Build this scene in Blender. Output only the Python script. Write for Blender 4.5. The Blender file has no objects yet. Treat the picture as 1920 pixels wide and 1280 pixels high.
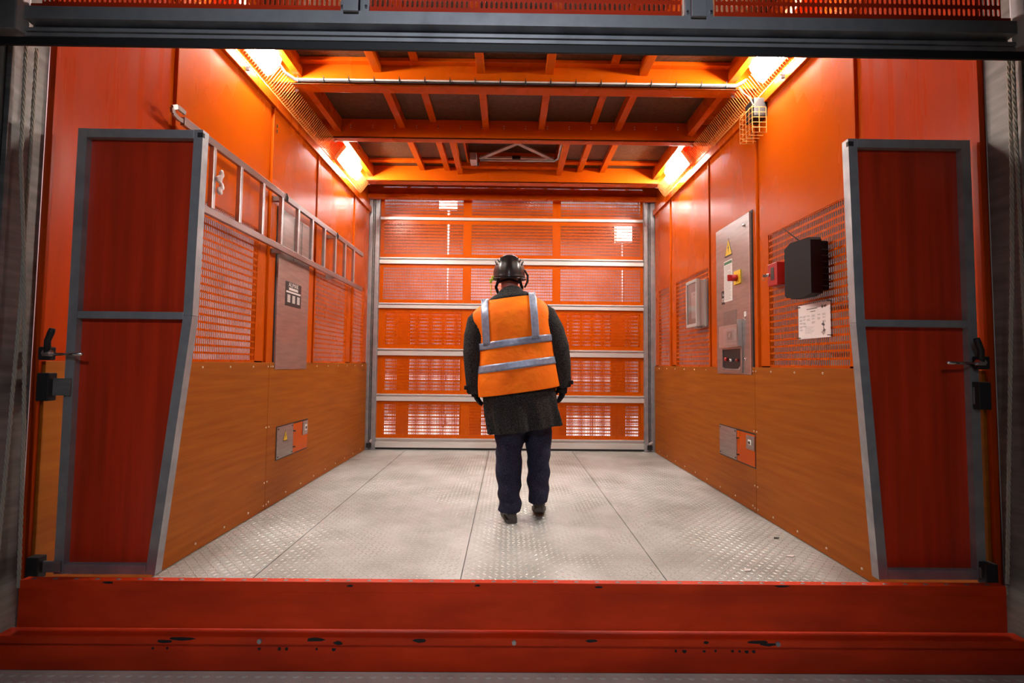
import bpy, bmesh, math, random
from mathutils import Vector, Matrix
random.seed(7)
S = bpy.context.scene
COL = S.collection

# ------------------------------------------------------------------ camera
cam_data = bpy.data.cameras.new('camera')
cam_data.sensor_width = 36.0
cam_data.lens = 880.0 / 1920.0 * 36.0
cam_data.clip_start = 0.05
cam = bpy.data.objects.new('camera', cam_data)
COL.objects.link(cam)
yaw, pitch, roll = math.radians(0.428), math.radians(2.769), math.radians(0.57)
fw = Vector((math.sin(yaw) * math.cos(pitch), math.cos(yaw) * math.cos(pitch), math.sin(pitch)))
rt0 = Vector((math.cos(yaw), -math.sin(yaw), 0.0))
up0 = rt0.cross(fw)
rt = rt0 * math.cos(roll) + up0 * math.sin(roll)
up = up0 * math.cos(roll) - rt0 * math.sin(roll)
m = Matrix.Identity(4)
for i in range(3):
    m[i][0], m[i][1], m[i][2] = rt[i], up[i], -fw[i]
m[2][3] = 1.08
cam.matrix_world = m
S.camera = cam

# ------------------------------------------------------------------ world, exposure, large lights
W = bpy.data.worlds.new('world')
S.world = W
W.use_nodes = True
W.node_tree.nodes['Background'].inputs[0].default_value = (0.55, 0.62, 0.75, 1)
W.node_tree.nodes['Background'].inputs[1].default_value = 0.014
S.view_settings.view_transform = 'Standard'
S.view_settings.look = 'None'
S.view_settings.exposure = 0.0
S.view_settings.gamma = 1.0
S.view_settings.use_curve_mapping = False


def area_light(name, loc, target, size, size_y, power, color):
    ld = bpy.data.lights.new(name, 'AREA')
    ld.shape = 'RECTANGLE'
    ld.size, ld.size_y, ld.energy, ld.color = size, size_y, power, color
    o = bpy.data.objects.new(name, ld)
    COL.objects.link(o)
    o.location = loc
    o.rotation_euler = (Vector(target) - Vector(loc)).to_track_quat('-Z', 'Y').to_euler()
    return o


LAMP_STRENGTH = 288.0
# cool spot lamp of the landing the photographer stands on, work lights beyond the gate, and an added side light
sp = bpy.data.lights.new('landing_light', 'SPOT')
sp.energy, sp.color, sp.spot_size, sp.spot_blend, sp.shadow_soft_size = 185.0, (0.82, 0.88, 1.0), math.radians(74), 1.0, 0.12
spo = bpy.data.objects.new('landing_light', sp)
COL.objects.link(spo)
spo.location = (-0.15, -1.2, 2.9)
spo.rotation_euler = (Vector((-0.12, 1.7, 1.40)) - Vector(spo.location)).to_track_quat('-Z', 'Y').to_euler()
area_light('yard_light', (0.0, 8.4, 4.2), (0.0, 7.9, 0.0), 3.2, 1.2, 640.0, (1.0, 0.97, 0.95))
area_light('side_fill_light', (-3.0, 3.4, 4.0), (-3.2, 3.6, 0.5), 0.4, 2.2, 240.0, (1.0, 0.88, 0.90))  # unseen lamp added to brighten the wall outside the left windows

# ------------------------------------------------------------------ materials
MATS = {}


def mat(name, col, rough=0.5, metal=0.0, noise=0.0, nscale=8.0, stretch=(1, 1, 1), bump=0.0, bscale=60.0,
        col2=None, spec=0.5, emit=None, estr=0.0, alpha=None, coat=0.0, trans=0.0, detail=4.0, nlo=0.35, nhi=0.65,
        rnoise=0.0, bstretch=None):
    mt = bpy.data.materials.new(name)
    mt.use_nodes = True
    nt = mt.node_tree
    b = nt.nodes['Principled BSDF']
    b.inputs['Base Color'].default_value = (*col, 1)
    b.inputs['Roughness'].default_value = rough
    b.inputs['Metallic'].default_value = metal
    b.inputs['Specular IOR Level'].default_value = spec
    b.inputs['Coat Weight'].default_value = coat
    b.inputs['Coat Roughness'].default_value = 0.15
    b.inputs['Transmission Weight'].default_value = trans
    if emit:
        b.inputs['Emission Color'].default_value = (*emit, 1)
        b.inputs['Emission Strength'].default_value = estr
    if noise or bump or rnoise:
        tc = nt.nodes.new('ShaderNodeTexCoord')
    if noise or rnoise:
        mp = nt.nodes.new('ShaderNodeMapping')
        mp.inputs['Scale'].default_value = stretch
        nz = nt.nodes.new('ShaderNodeTexNoise')
        nz.inputs['Scale'].default_value = nscale
        nz.inputs['Detail'].default_value = detail
        rp = nt.nodes.new('ShaderNodeMapRange')
        rp.inputs[1].default_value, rp.inputs[2].default_value = nlo, nhi
        nt.links.new(tc.outputs['Object'], mp.inputs[0])
        nt.links.new(mp.outputs[0], nz.inputs['Vector'])
        nt.links.new(nz.outputs['Fac'], rp.inputs[0])
        if noise:
            mx = nt.nodes.new('ShaderNodeMix')
            mx.data_type = 'RGBA'
            mx.inputs[6].default_value = (*col, 1)
            c2 = col2 if col2 else tuple(c * (1 - noise) for c in col)
            mx.inputs[7].default_value = (*c2, 1)
            nt.links.new(rp.outputs[0], mx.inputs[0])
            nt.links.new(mx.outputs[2], b.inputs['Base Color'])
        if rnoise:
            rr = nt.nodes.new('ShaderNodeMapRange')
            rr.inputs[3].default_value, rr.inputs[4].default_value = rough - rnoise, rough + rnoise
            nt.links.new(rp.outputs[0], rr.inputs[0])
            nt.links.new(rr.outputs[0], b.inputs['Roughness'])
    if bump:
        mp2 = nt.nodes.new('ShaderNodeMapping')
        mp2.inputs['Scale'].default_value = bstretch or stretch
        n2 = nt.nodes.new('ShaderNodeTexNoise')
        n2.inputs['Scale'].default_value = bscale
        n2.inputs['Detail'].default_value = 3
        bp = nt.nodes.new('ShaderNodeBump')
        bp.inputs['Strength'].default_value = bump
        bp.inputs['Distance'].default_value = 0.01
        nt.links.new(tc.outputs['Object'], mp2.inputs[0])
        nt.links.new(mp2.outputs[0], n2.inputs['Vector'])
        nt.links.new(n2.outputs['Fac'], bp.inputs['Height'])
        nt.links.new(bp.outputs[0], b.inputs['Normal'])
    MATS[name] = mt
    return mt


mat('orange', (0.53, 0.085, 0.002), 0.27, spec=.15, noise=1, col2=(0.48, 0.074, 0.002), nscale=2.5, stretch=(1, 1, .4), bump=.02, bscale=25, rnoise=.05)
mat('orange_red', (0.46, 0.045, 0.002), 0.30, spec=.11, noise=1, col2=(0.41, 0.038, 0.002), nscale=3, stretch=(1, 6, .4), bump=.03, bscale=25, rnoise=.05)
mat('orange_worn', (0.66, 0.040, 0.005), 0.5, spec=.2, noise=1, col2=(0.46, 0.027, 0.004), nscale=5, stretch=(.6, 1, 2), bump=.05, bscale=18)
mat('wing_panel', (0.60, 0.034, 0.007), 0.34, noise=1, col2=(0.42, 0.026, 0.005), nscale=3, stretch=(8, 1, .35), bump=.05, bscale=30, bstretch=(6, 6, .3))
mat('ceiling_ply', (0.085, 0.042, 0.018), 0.42, noise=1, col2=(0.040, 0.020, 0.010), nscale=28, bump=.35, bscale=70)
mat('wood', (0.34, 0.098, 0.006), 0.5, spec=.16, noise=1, col2=(0.25, 0.062, 0.004), nscale=3.4, stretch=(1, .55, 9), bump=.03, bscale=40, detail=8, bstretch=(1, .6, 14), nlo=.3, nhi=.7)
mat('galv', (0.38, 0.385, 0.40), 0.48, metal=.5, noise=1, col2=(0.27, 0.275, 0.29), nscale=9, rnoise=.1, bump=.03, bscale=30)
mat('galv_dark', (0.24, 0.235, 0.225), 0.5, metal=.4, noise=1, col2=(0.15, 0.145, 0.14), nscale=5, stretch=(1, 1, 6), bump=.03, bscale=30)
mat('aluminium', (0.66, 0.63, 0.60), 0.42, metal=.35, noise=1, col2=(0.58, 0.55, 0.52), nscale=4, stretch=(.3, 1, 3))
mat('ladder_alu', (0.55, 0.52, 0.51), 0.36, metal=.75, noise=1, col2=(0.44, 0.42, 0.41), nscale=12, stretch=(1, .4, 1))
mat('ladder_rail', (0.34, 0.27, 0.26), 0.38, metal=.85, noise=1, col2=(0.26, 0.20, 0.19), nscale=10, stretch=(1, .3, 1))
mat('steel', (0.42, 0.385, 0.365), 0.34, metal=.8, noise=1, col2=(0.35, 0.32, 0.30), nscale=30, stretch=(1, .2, 1.5), rnoise=.05)
mat('steel_edge', (0.60, 0.57, 0.55), 0.3, metal=.8)
mat('floor_plate', (0.50, 0.53, 0.51), 0.42, metal=.25, noise=1, col2=(0.29, 0.295, 0.26), nscale=2.3, bump=.06, bscale=120, rnoise=.10, detail=7)
mat('tread', (0.60, 0.62, 0.59), 0.36, metal=.3, noise=1, col2=(0.42, 0.41, 0.37), nscale=3.1, detail=6)
mat('landing_plate', (0.80, 0.72, 0.60), 0.5, spec=.2, noise=1, col2=(0.58, 0.51, 0.42), nscale=4)
mat('rubber', (0.012, 0.012, 0.013), 0.6)
mat('black_plastic', (0.010, 0.010, 0.010), 0.65, spec=.2, bump=.05, bscale=200)
mat('black_gloss', (0.010, 0.009, 0.009), 0.28, spec=.4)
mat('dark_void', (0.006, 0.006, 0.007), 0.8)
mat('chrome', (0.75, 0.75, 0.76), 0.2, metal=1)
mat('screw', (0.75, 0.66, 0.55), 0.3, metal=.7)
mat('paper', (0.80, 0.74, 0.72), 0.7)
mat('print', (0.10, 0.09, 0.09), 0.8)
mat('print_grey', (0.36, 0.33, 0.32), 0.8)
mat('label_white', (0.72, 0.70, 0.66), 0.6)
mat('label_black', (0.014, 0.012, 0.012), 0.5)
mat('label_green', (0.035, 0.16, 0.075), 0.6)
mat('yellow', (0.75, 0.50, 0.015), 0.5)
mat('red', (0.42, 0.012, 0.010), 0.4)
mat('red_dark', (0.28, 0.012, 0.008), 0.4)
mat('clear', (0.85, 0.83, 0.82), 0.08, trans=.85, spec=.5)
mat('glass_dark', (0.05, 0.05, 0.05), 0.12)
mat('grey_plastic', (0.42, 0.40, 0.38), 0.42)
mat('lamp_glass', (0.9, 0.9, 0.9), 0.4, emit=(1.0, 0.95, 0.86), estr=LAMP_STRENGTH)
mat('flood_glass', (0.9, 0.9, 0.9), 0.4, emit=(1.0, 0.97, 0.94), estr=14)
mat('wire', (0.62, 0.27, 0.07), 0.4, metal=.3)
mat('cable_white', (0.60, 0.55, 0.50), 0.5)
mat('rope', (0.34, 0.31, 0.26), 0.85)
mat('rag', (0.72, 0.68, 0.66), 0.7)
mat('concrete', (0.55, 0.52, 0.50), 0.85, noise=1, col2=(0.42, 0.39, 0.37), nscale=3, bump=.1)
mat('concrete_pale', (0.80, 0.77, 0.75), 0.85, noise=1, col2=(0.68, 0.64, 0.62), nscale=2)
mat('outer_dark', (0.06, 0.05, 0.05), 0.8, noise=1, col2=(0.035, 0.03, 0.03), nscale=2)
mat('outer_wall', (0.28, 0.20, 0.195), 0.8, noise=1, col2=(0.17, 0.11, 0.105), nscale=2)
# clothing
mat('vest', (1.0, 0.215, 0.004), 0.7, spec=.2, noise=1, col2=(0.95, 0.175, 0.004), nscale=9, bump=.9, bscale=13)
mat('reflective', (0.30, 0.36, 0.47), 0.42, metal=.25, noise=1, col2=(0.22, 0.27, 0.37), nscale=40, bump=.08, bscale=50)
mat('coat', (0.012, 0.012, 0.012), 0.95, noise=1, col2=(0.05, 0.05, 0.047), nscale=130, bump=.30, bscale=22, spec=.15)
mat('trousers', (0.014, 0.015, 0.032), 0.9, noise=1, col2=(0.034, 0.036, 0.066), nscale=120, bump=.35, bscale=14, spec=.15)
mat('shoe', (0.045, 0.048, 0.042), 0.7, noise=1, col2=(0.075, 0.075, 0.066), nscale=30)
mat('sole', (0.07, 0.066, 0.055), 0.8)
mat('skin', (0.52, 0.215, 0.165), 0.5, noise=1, col2=(0.45, 0.17, 0.125), nscale=12)
mat('hair', (0.03, 0.022, 0.018), 0.7)
mat('strap', (0.008, 0.008, 0.008), 0.8)
mat('lime', (0.55, 0.66, 0.02), 0.5)


# ------------------------------------------------------------------ mesh helpers
class MB:
    def __init__(self):
        self.v, self.f = [], []

    def add(self, vs, fs):
        n = len(self.v)
        self.v += [tuple(p) for p in vs]
        self.f += [tuple(i + n for i in q) for q in fs]
        return self

    def box(self, x0, x1, y0, y1, z0, z1, ch=0.0):
        if x0 > x1: x0, x1 = x1, x0
        if y0 > y1: y0, y1 = y1, y0
        if z0 > z1: z0, z1 = z1, z0
        if ch <= 0:
            vs = [(x0, y0, z0), (x1, y0, z0), (x1, y1, z0), (x0, y1, z0), (x0, y0, z1), (x1, y0, z1), (x1, y1, z1), (x0, y1, z1)]
            return self.add(vs, [(3, 2, 1, 0), (4, 5, 6, 7), (0, 1, 5, 4), (1, 2, 6, 5), (2, 3, 7, 6), (3, 0, 4, 7)])
        bm = bmesh.new()
        r = bmesh.ops.create_cube(bm, size=1.0)
        for v in bm.verts:
            v.co = Vector(((x0 + x1) / 2 + v.co.x * (x1 - x0), (y0 + y1) / 2 + v.co.y * (y1 - y0), (z0 + z1) / 2 + v.co.z * (z1 - z0)))
        bmesh.ops.bevel(bm, geom=list(bm.edges), offset=ch, segments=2, affect='EDGES', profile=0.6)
        bm.verts.index_update()
        self.add([v.co for v in bm.verts], [[v.index for v in f.verts] for f in bm.faces])
        bm.free()
        return self

    def bar(self, p0, p1, w, h, upv=(0, 0, 1)):
        p0, p1 = Vector(p0), Vector(p1)
        d = (p1 - p0).normalized()
        s = d.cross(Vector(upv))
        if s.length < 1e-4: s = d.cross(Vector((0, 1, 0)))
        s.normalize()
        u = s.cross(d)
        vs = []
        for p in (p0, p1):
            for a, b in ((-1, -1), (1, -1), (1, 1), (-1, 1)):
                vs.append(p + s * (a * w / 2) + u * (b * h / 2))
        return self.add(vs, [(0, 1, 2, 3), (7, 6, 5, 4), (0, 4, 5, 1), (1, 5, 6, 2), (2, 6, 7, 3), (3, 7, 4, 0)])

    def tube(self, path, r, n=8, caps=True):
        path = [Vector(p) for p in path]
        rs = r if isinstance(r, (list, tuple)) else [r] * len(path)
        rings = []
        prev = None
        for i, p in enumerate(path):
            a = path[max(i - 1, 0)]
            b = path[min(i + 1, len(path) - 1)]
            d = (b - a).normalized()
            if prev is None:
                s = d.cross(Vector((0, 0, 1)))
                if s.length < 1e-3: s = d.cross(Vector((0, 1, 0)))
            else:
                s = prev - d * prev.dot(d)
            s.normalize()
            prev = s
            u = d.cross(s)
            rings.append([p + (s * math.cos(2 * math.pi * k / n) + u * math.sin(2 * math.pi * k / n)) * rs[i] for k in range(n)])
        return self.loft(rings, caps)

    def loft(self, rings, caps=True, closed=True):
        n = len(rings[0])
        vs = [p for r in rings for p in r]
        fs = []
        for i in range(len(rings) - 1):
            for k in range(n if closed else n - 1):
                a, b = i * n + k, i * n + (k + 1) % n
                fs.append((a, b, b + n, a + n))
        if caps and closed:
            fs.append(tuple(range(n - 1, -1, -1)))
            fs.append(tuple((len(rings) - 1) * n + k for k in range(n)))
        return self.add(vs, fs)

    def prism(self, poly, axis, a0, a1):
        """poly: 2D points; axis 'x' -> (y,z), 'y' -> (x,z), 'z' -> (x,y)"""
        def P(p, a):
            return {'x': (a, p[0], p[1]), 'y': (p[0], a, p[1]), 'z': (p[0], p[1], a)}[axis]
        n = len(poly)
        vs = [P(p, a0) for p in poly] + [P(p, a1) for p in poly]
        fs = [tuple(range(n - 1, -1, -1)), tuple(range(n, 2 * n))] + [(k, (k + 1) % n, (k + 1) % n + n, k + n) for k in range(n)]
        return self.add(vs, fs)

    def cyl(self, p0, p1, r, n=14, r2=None):
        return self.tube([p0, p1], [r, r if r2 is None else r2], n)

    def ball(self, c, r, n=12, m_=8, sc=(1, 1, 1)):
        rings = []
        for i in range(m_ + 1):
            th = math.pi * i / m_
            rr = max(math.sin(th), 1e-3)
            rings.append([(c[0] + r * sc[0] * rr * math.cos(2 * math.pi * k / n), c[1] + r * sc[1] * rr * math.sin(2 * math.pi * k / n), c[2] - r * sc[2] * math.cos(th)) for k in range(n)])
        return self.loft(rings)

    def mesh(self, name, origin=(0, 0, 0), smooth=False, fix=True):
        me = bpy.data.meshes.new(name)
        o = Vector(origin)
        me.from_pydata([Vector(p) - o for p in self.v], [], self.f)
        if fix:
            bm = bmesh.new()
            bm.from_mesh(me)
            bmesh.ops.recalc_face_normals(bm, faces=bm.faces)
            bm.to_mesh(me)
            bm.free()
        if smooth:
            for p in me.polygons: p.use_smooth = True
        me.update()
        return me


def wloc(o):
    v = Vector((0, 0, 0))
    while o is not None:
        v += o.location
        o = o.parent
    return v


def link(name, me, material, parent=None, loc=(0, 0, 0)):
    o = bpy.data.objects.new(name, me)
    COL.objects.link(o)
    if material and not me.materials: me.materials.append(MATS[material])
    if parent: o.parent = parent
    o.location = loc
    return o


def part(name, mb, material, parent, smooth=False, label=None, kind=None, fix=True):
    """mesh given in world coordinates, linked under parent with its origin on the parent"""
    o = link(name, mb.mesh(name, wloc(parent) if parent else (0, 0, 0), smooth, fix), material, parent)
    if label: o['label'] = label
    if kind: o['kind'] = kind
    return o


def tag(o, label, cat=None, group=None, kind=None):
    o['label'] = label
    if cat: o['category'] = cat
    if group: o['group'] = group
    if kind: o['kind'] = kind
    return o


def thing(name, label, cat, loc=(0, 0, 0), group=None, kind=None):
    o = bpy.data.objects.new(name, None)
    o.empty_display_size = 0.05
    COL.objects.link(o)
    o.location = loc
    return tag(o, label, cat, group, kind)


def text_mesh(s, size):
    cu = bpy.data.curves.new('lettering', 'FONT')
    cu.body = s
    cu.size = size
    cu.align_x, cu.align_y = 'CENTER', 'CENTER'
    cu.extrude = 0.0004
    tmp = bpy.data.objects.new('lettering_tmp', cu)
    COL.objects.link(tmp)
    dg = bpy.context.evaluated_depsgraph_get()
    me = bpy.data.meshes.new_from_object(tmp.evaluated_get(dg))
    bpy.data.objects.remove(tmp)
    bpy.data.curves.remove(cu)
    return me


def text(s, size, material, parent, center, xdir, ydir, name='lettering'):
    """flat lettering: xdir is reading direction, ydir is up"""
    me = text_mesh(s, size)
    X, Y = Vector(xdir).normalized(), Vector(ydir).normalized()
    Z = X.cross(Y)
    M3 = Matrix((X, Y, Z)).transposed().to_4x4()
    me.transform(Matrix.Translation(Vector(center) - (wloc(parent) if parent else Vector())) @ M3)
    return link(name, me, material, parent)


def evald(mb, name, voxel=None, smooth_it=0, decimate=None, subsurf=0):
    """voxel-remeshed union of overlapping closed shells, as one continuous surface"""
    me = mb.mesh(name)
    o = bpy.data.objects.new(name + '_tmp', me)
    COL.objects.link(o)
    if voxel:
        r = o.modifiers.new('r', 'REMESH')
        r.mode = 'VOXEL'
        r.voxel_size = voxel
    if smooth_it:
        s = o.modifiers.new('s', 'SMOOTH')
        s.factor, s.iterations = 0.5, smooth_it
    if subsurf:
        s = o.modifiers.new('u', 'SUBSURF')
        s.levels = subsurf
    dg = bpy.context.evaluated_depsgraph_get()
    out = bpy.data.meshes.new_from_object(o.evaluated_get(dg))
    out.name = name
    bpy.data.objects.remove(o)
    bpy.data.meshes.remove(me)
    for p in out.polygons: p.use_smooth = True
    return out


def link_world(name, me, material, parent):
    me.transform(Matrix.Translation(-wloc(parent)))
    return link(name, me, material, parent)


# perforated sheet made of real crossing bars (slots upright): plane 'x' (wall) or 'y' (gate)
def perforated(axis, pos, a0, a1, z0, z1, pa=0.0172, pz=0.0405, sw=0.0095, sh=0.028, th=0.003):
    mb = MB()
    na = max(1, round((a1 - a0) / pa))
    nz = max(1, round((z1 - z0) / pz))
    pa, pz = (a1 - a0) / na, (z1 - z0) / nz
    bw, bh = pa - sw, pz - sh

    def bx(u0, u1, w0, w1, t):
        if axis == 'x': mb.box(pos - t / 2, pos + t / 2, u0, u1, w0, w1)
        else: mb.box(u0, u1, pos - t / 2, pos + t / 2, w0, w1)
    for i in range(nz + 1):
        c = z0 + i * pz
        bx(a0, a1, c - bh / 2, c + bh / 2, th)
    for i in range(na + 1):
        c = a0 + i * pa
        bx(c - bw / 2, c + bw / 2, z0, z1, th * .8)
    return mb


def slotted(xa, xb, y, z0, rows, pitch=0.0177, pz=0.0395, sw=0.0092, sh=0.0275, th=0.003):
    """sheet with round-ended slots, facing -Y"""
    mb = MB()
    n = round((xb - xa) / pitch)
    pitch = (xb - xa) / n
    r = sw / 2
    K = 4
    for j in range(rows):
        for i in range(n):
            cx, cz = xa + (i + .5) * pitch, z0 + (j + .5) * pz
            inner = []
            for k in range(K + 1):
                a = math.pi * k / K
                inner.append((cx + r * math.cos(a), cz + (sh / 2 - r) + r * math.sin(a)))
            for k in range(K + 1):
                a = math.pi + math.pi * k / K
                inner.append((cx + r * math.cos(a), cz - (sh / 2 - r) + r * math.sin(a)))
            hx, hz = pitch / 2, pz / 2
            outer = []
            for k in range(K + 1):
                t = 1 - 2 * k / K
                outer.append((cx + hx * t, cz + hz))
            for k in range(K + 1):
                t = -1 + 2 * k / K
                outer.append((cx + hx * t, cz - hz))
            N = len(inner)
            vs = [(p[0], y, p[1]) for p in inner] + [(p[0], y, p[1]) for p in outer] + [(p[0], y + th, p[1]) for p in inner]
            fs = []
            for k in range(N):
                l = (k + 1) % N
                fs.append((k, l, l + N, k + N))
                fs.append((k, k + 2 * N, l + 2 * N, l))
            mb.add(vs, fs)
    return mb


XL, XR = -1.78, 1.85
YF, YB = 1.80, 5.88
ZW = 1.075
ZC = 3.33

# ================================================================== SETTING
# ---- cage floor: plates with raised tread bars
fl = thing('floor', 'pale chequered metal floor plates of the hoist cage', 'floor', (0, 3.8, 0), kind='structure')
part('subframe', MB().box(XL, XR, 1.78, 5.98, -0.08, -0.008), 'galv_dark', fl)
xs = [XL, -1.265, -0.228, 0.809, XR]
ys = [1.78, 5.30, 5.98]
for j in range(2):
    for i in range(4):
        g = .003
        part('floor_plate', MB().box(xs[i] + g, xs[i + 1] - g, ys[j] + g, ys[j + 1] - g, -0.008, 0.0, ), 'floor_plate', fl)


def tread_field(x0, x1, y0, y1, p, L, Wd, H):
    mb = MB()
    ny = int((y1 - y0) / p)
    nx = int((x1 - x0) / p)
    for j in range(ny):
        for i in range(nx):
            cx, cy = x0 + (i + .5) * p, y0 + (j + .5) * p
            if any(abs(cx - s) < L * .55 for s in xs) or any(abs(cy - s) < L * .55 for s in ys): continue
            a = math.radians(45 if (i + j) % 2 else -45)
            c, s = math.cos(a), math.sin(a)
            pts = [(-L / 2, 0), (0, -Wd / 2), (L / 2, 0), (0, Wd / 2)]
            top = [(-L * .3, 0), (L * .3, 0)]
            vs = [(cx + u * c - w * s, cy + u * s + w * c, 0.0002) for u, w in pts] + [(cx + u * c - w * s, cy + u * s + w * c, H) for u, w in top]
            mb.add(vs, [(0, 1, 4), (1, 5, 4), (1, 2, 5), (2, 3, 5), (3, 4, 5), (3, 0, 4)])
    return mb


part('tread_bars', tread_field(XL + .01, XR - .01, 2.3, 5.9, 0.031, 0.030, 0.0105, 0.0022), 'tread', fl, kind='stuff', fix=False)

# ---- landing floor in front of the ramp
lf = thing('floor_landing', 'grey chequered landing floor in front of the orange ramp', 'floor', (0, 0.4, 0), kind='structure')
part('floor_plate', MB().box(-3.2, 3.2, -2.4, 1.70, -0.03, 0.0), 'landing_plate', lf)
mb = MB()
for j in range(4):
    for i in range(90):
        cx, cy = -1.95 + i * .044 + (j % 2) * .022, 1.675 - j * .034
        mb.ball((cx, cy, 0.0), .014, 8, 4, (1, .7, .22))
part('tread_bars', mb, 'landing_plate', lf, kind='stuff')

# ---- side walls
SEAMS = [(YF, 2.395), (2.455, 3.41), (3.465, 4.25), (4.29, 5.27), (5.335, YB)]


def side_wall(side):
    sx = -1 if side == 'left' else 1
    X = XL if side == 'left' else XR
    out = X + sx * .03
    w = thing('wall_' + side, 'orange steel cage wall on the %s with perforated windows' % side, 'wall', (X, 3.8, 0), kind='structure')
    holes = {1: (2.53, 3.305, 1.085, 2.02), 3: (4.30, 5.15, 1.085, 2.0), 4: (5.365, 5.745, 1.085, 2.0)}
    for k, (a, b) in enumerate(SEAMS):
        mb = MB()
        if k in holes:
            h = holes[k]
            mb.box(X, out, a, b, h[3], 3.06)
            mb.box(X, out, a, h[0], ZW - .05, h[3])
            mb.box(X, out, h[1], b, ZW - .05, h[3])
            mb.box(X, out, a, b, 0, h[2])
        else:
            mb.box(X, out, a, b, 0, 3.06)
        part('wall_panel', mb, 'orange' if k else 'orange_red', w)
        if k in holes:
            part('perforated_sheet', perforated('x', X + sx * .004, h[0], h[1], h[2], h[3], pa=.0178, pz=.0445, sw=.0108, sh=.031, th=.0016), 'orange', w)
    for (a, b) in ((2.395, 2.455), (3.41, 3.465), (4.25, 4.29), (5.27, 5.335)):
        c = a + .012
        part('post', MB().box(X + sx * .012, out, a, b, ZW, 3.06).box(X - sx * .007, out, b - .016, b + .002, ZW, 3.06, .002), 'orange', w)
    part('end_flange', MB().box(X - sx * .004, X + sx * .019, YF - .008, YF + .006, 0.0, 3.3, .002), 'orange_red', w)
    part('top_channel', MB().box(X - sx * .026, out, YF, YB, 2.985, 3.055, .004), 'orange', w)
    part('upper_panel', MB().box(X, out, YF, YB, 3.06, 3.40), 'orange', w)
    # bolt slots near the top of the third panel
    part('bolt_slot', MB().box(X - sx * .001, X + sx * .002, 3.50, 3.515, 2.86, 2.885).box(X - sx * .001, X + sx * .002, 3.50, 3.515, 2.82, 2.845), 'dark_void', w)
    # plywood kick boards
    bb = thing('baseboard_' + side, 'brown varnished plywood kick boards along the %s wall' % side, 'baseboard', (X, 3.8, 0), kind='structure')
    for a, b in ((YF + .008, 3.487), (3.490, YB - .005)):
        part('board', MB().box(X - sx * .014, X, a, b, 0.004, ZW, .002), 'wood', bb)
    mb = MB()
    y = YF + .12
    while y < YB - .05:
        for z in (ZW - .03, .045):
            mb.ball((X - sx * .015, y, z), .0075, 8, 4, (.5, 1, 1))
        y += .27
    for y in (3.47, 3.51):
        for z in (.6, .2, 1.045, .035): mb.ball((X - sx * .015, y, z), .0065, 8, 4, (.5, 1, 1))
    part('screws', mb, 'screw', bb, kind='stuff')
    # guide channel of the front gate, next to the wall end
    g = thing('trim_%d' % (1 if side == 'left' else 2), 'grey metal guide channel for the front gate at the %s wall end' % side, 'guide channel', (X + sx * .02, 1.72, 0), kind='structure')
    gx = X + sx * .02
    part('back_plate', MB().box(gx, gx + sx * .01, 1.655, YF - .013, 0, 3.2), 'galv_dark', g)
    part('front_lip', MB().box(gx - sx * .016, gx + sx * .04, 1.640, 1.655, 0, 2.6, .002), 'galv_dark', g)
    part('outer_post', MB().box(gx + sx * .0, gx + sx * .5, 1.25, 1.638, 0, 2.6), 'dark_void', g)
    return w


side_wall('left')
side_wall('right')

# ---- ceiling: plywood sheet, cross beams, ribs, hatch
ce = thing('ceiling', 'dark ceiling plate of the hoist cage with orange cross beams and ribs', 'ceiling', (0, 3.8, ZC), kind='structure')
part('ceiling_plate', MB().box(XL, XR, YF, 4.33, ZC, ZC + .02).box(XL, -.46, 4.33, 5.12, ZC, ZC + .02).box(.50, XR, 4.33, 5.12, ZC, ZC + .02).box(XL, XR, 5.12, 5.9, ZC, ZC + .02), 'ceiling_ply', ce)
for (a, b, zb) in ((3.41, 3.52, 3.15), (4.24, 4.32, 3.15), (5.26, 5.37, 3.15)):
    mb = MB().box(XL, XR, a, a + .012, zb, ZC - .001, .002).box(XL, XR, a, b, zb, zb + .012, .002)
    bm_ = part('cross_beam', mb, 'orange', ce)
    if a == 4.24:
        mb = MB()
        for k in range(16):
            x = -1.475 + k * .2017
            for z in (3.236, 3.256): mb.cyl((x, a - .0012, z + .0068 * x + .018), (x, a + .002, z + .0068 * x + .018), .0055, 8)
        part('bolts', mb, 'screw', bm_, kind='stuff')
for x in (-1.0, -.228, .285, .99):
    for (a, b) in ((YF, 3.41), (3.53, 4.24)):
        part('rib', MB().box(x - .03, x + .03, a, b, 3.245, ZC - .001, .003), 'orange', ce)
for x in (-.715, .765):
    for (a, b) in ((YF, 3.41), (3.53, 4.24)):
        part('rib', MB().box(x - .03, x + .03, a, b, 3.305, ZC - .001, .002), 'orange', ce)
for x in (-.57, .556):
    part('rib', MB().box(x - .028, x + .028, 4.33, 5.26, 3.235, ZC - .001, .003), 'orange', ce)
for x in (-1.0, -.715, .79, 1.05):
    part('rib', MB().box(x - .03, x + .03, 4.33, 5.26, 3.275, ZC - .001, .003), 'orange', ce)
for (a, b) in ((4.45, 4.52), (5.06, 5.13)):
    for xa, xb in ((XL + .2, -.60), (.585, XR - .2)):
        part('rib', MB().box(xa, xb, a, b, 3.305, ZC - .001, .003), 'orange', ce)
part('rib', MB().box(XL + .2, XR - .2, 3.36, 3.41, 3.300, ZC - .001, .003), 'orange', ce)
part('rib', MB().box(-.54, .53, 5.13, 5.20, 3.275, ZC - .001, .003), 'orange', ce)
for sx, X in ((-1, XL), (1, XR)):
    xi = X - sx * .195
    for a, b in ((YF, 3.41), (3.53, 4.24), (4.33, 5.26)):
        part('edge_rail', MB().box(xi - .028, xi + .028, a, b, 3.20, ZC - .001, .003), 'orange', ce)
    part('lamp_shelf', MB().box(X, X - sx * .13, YF, 5.4, ZC - .012, ZC - .002), 'orange', ce)

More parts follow.
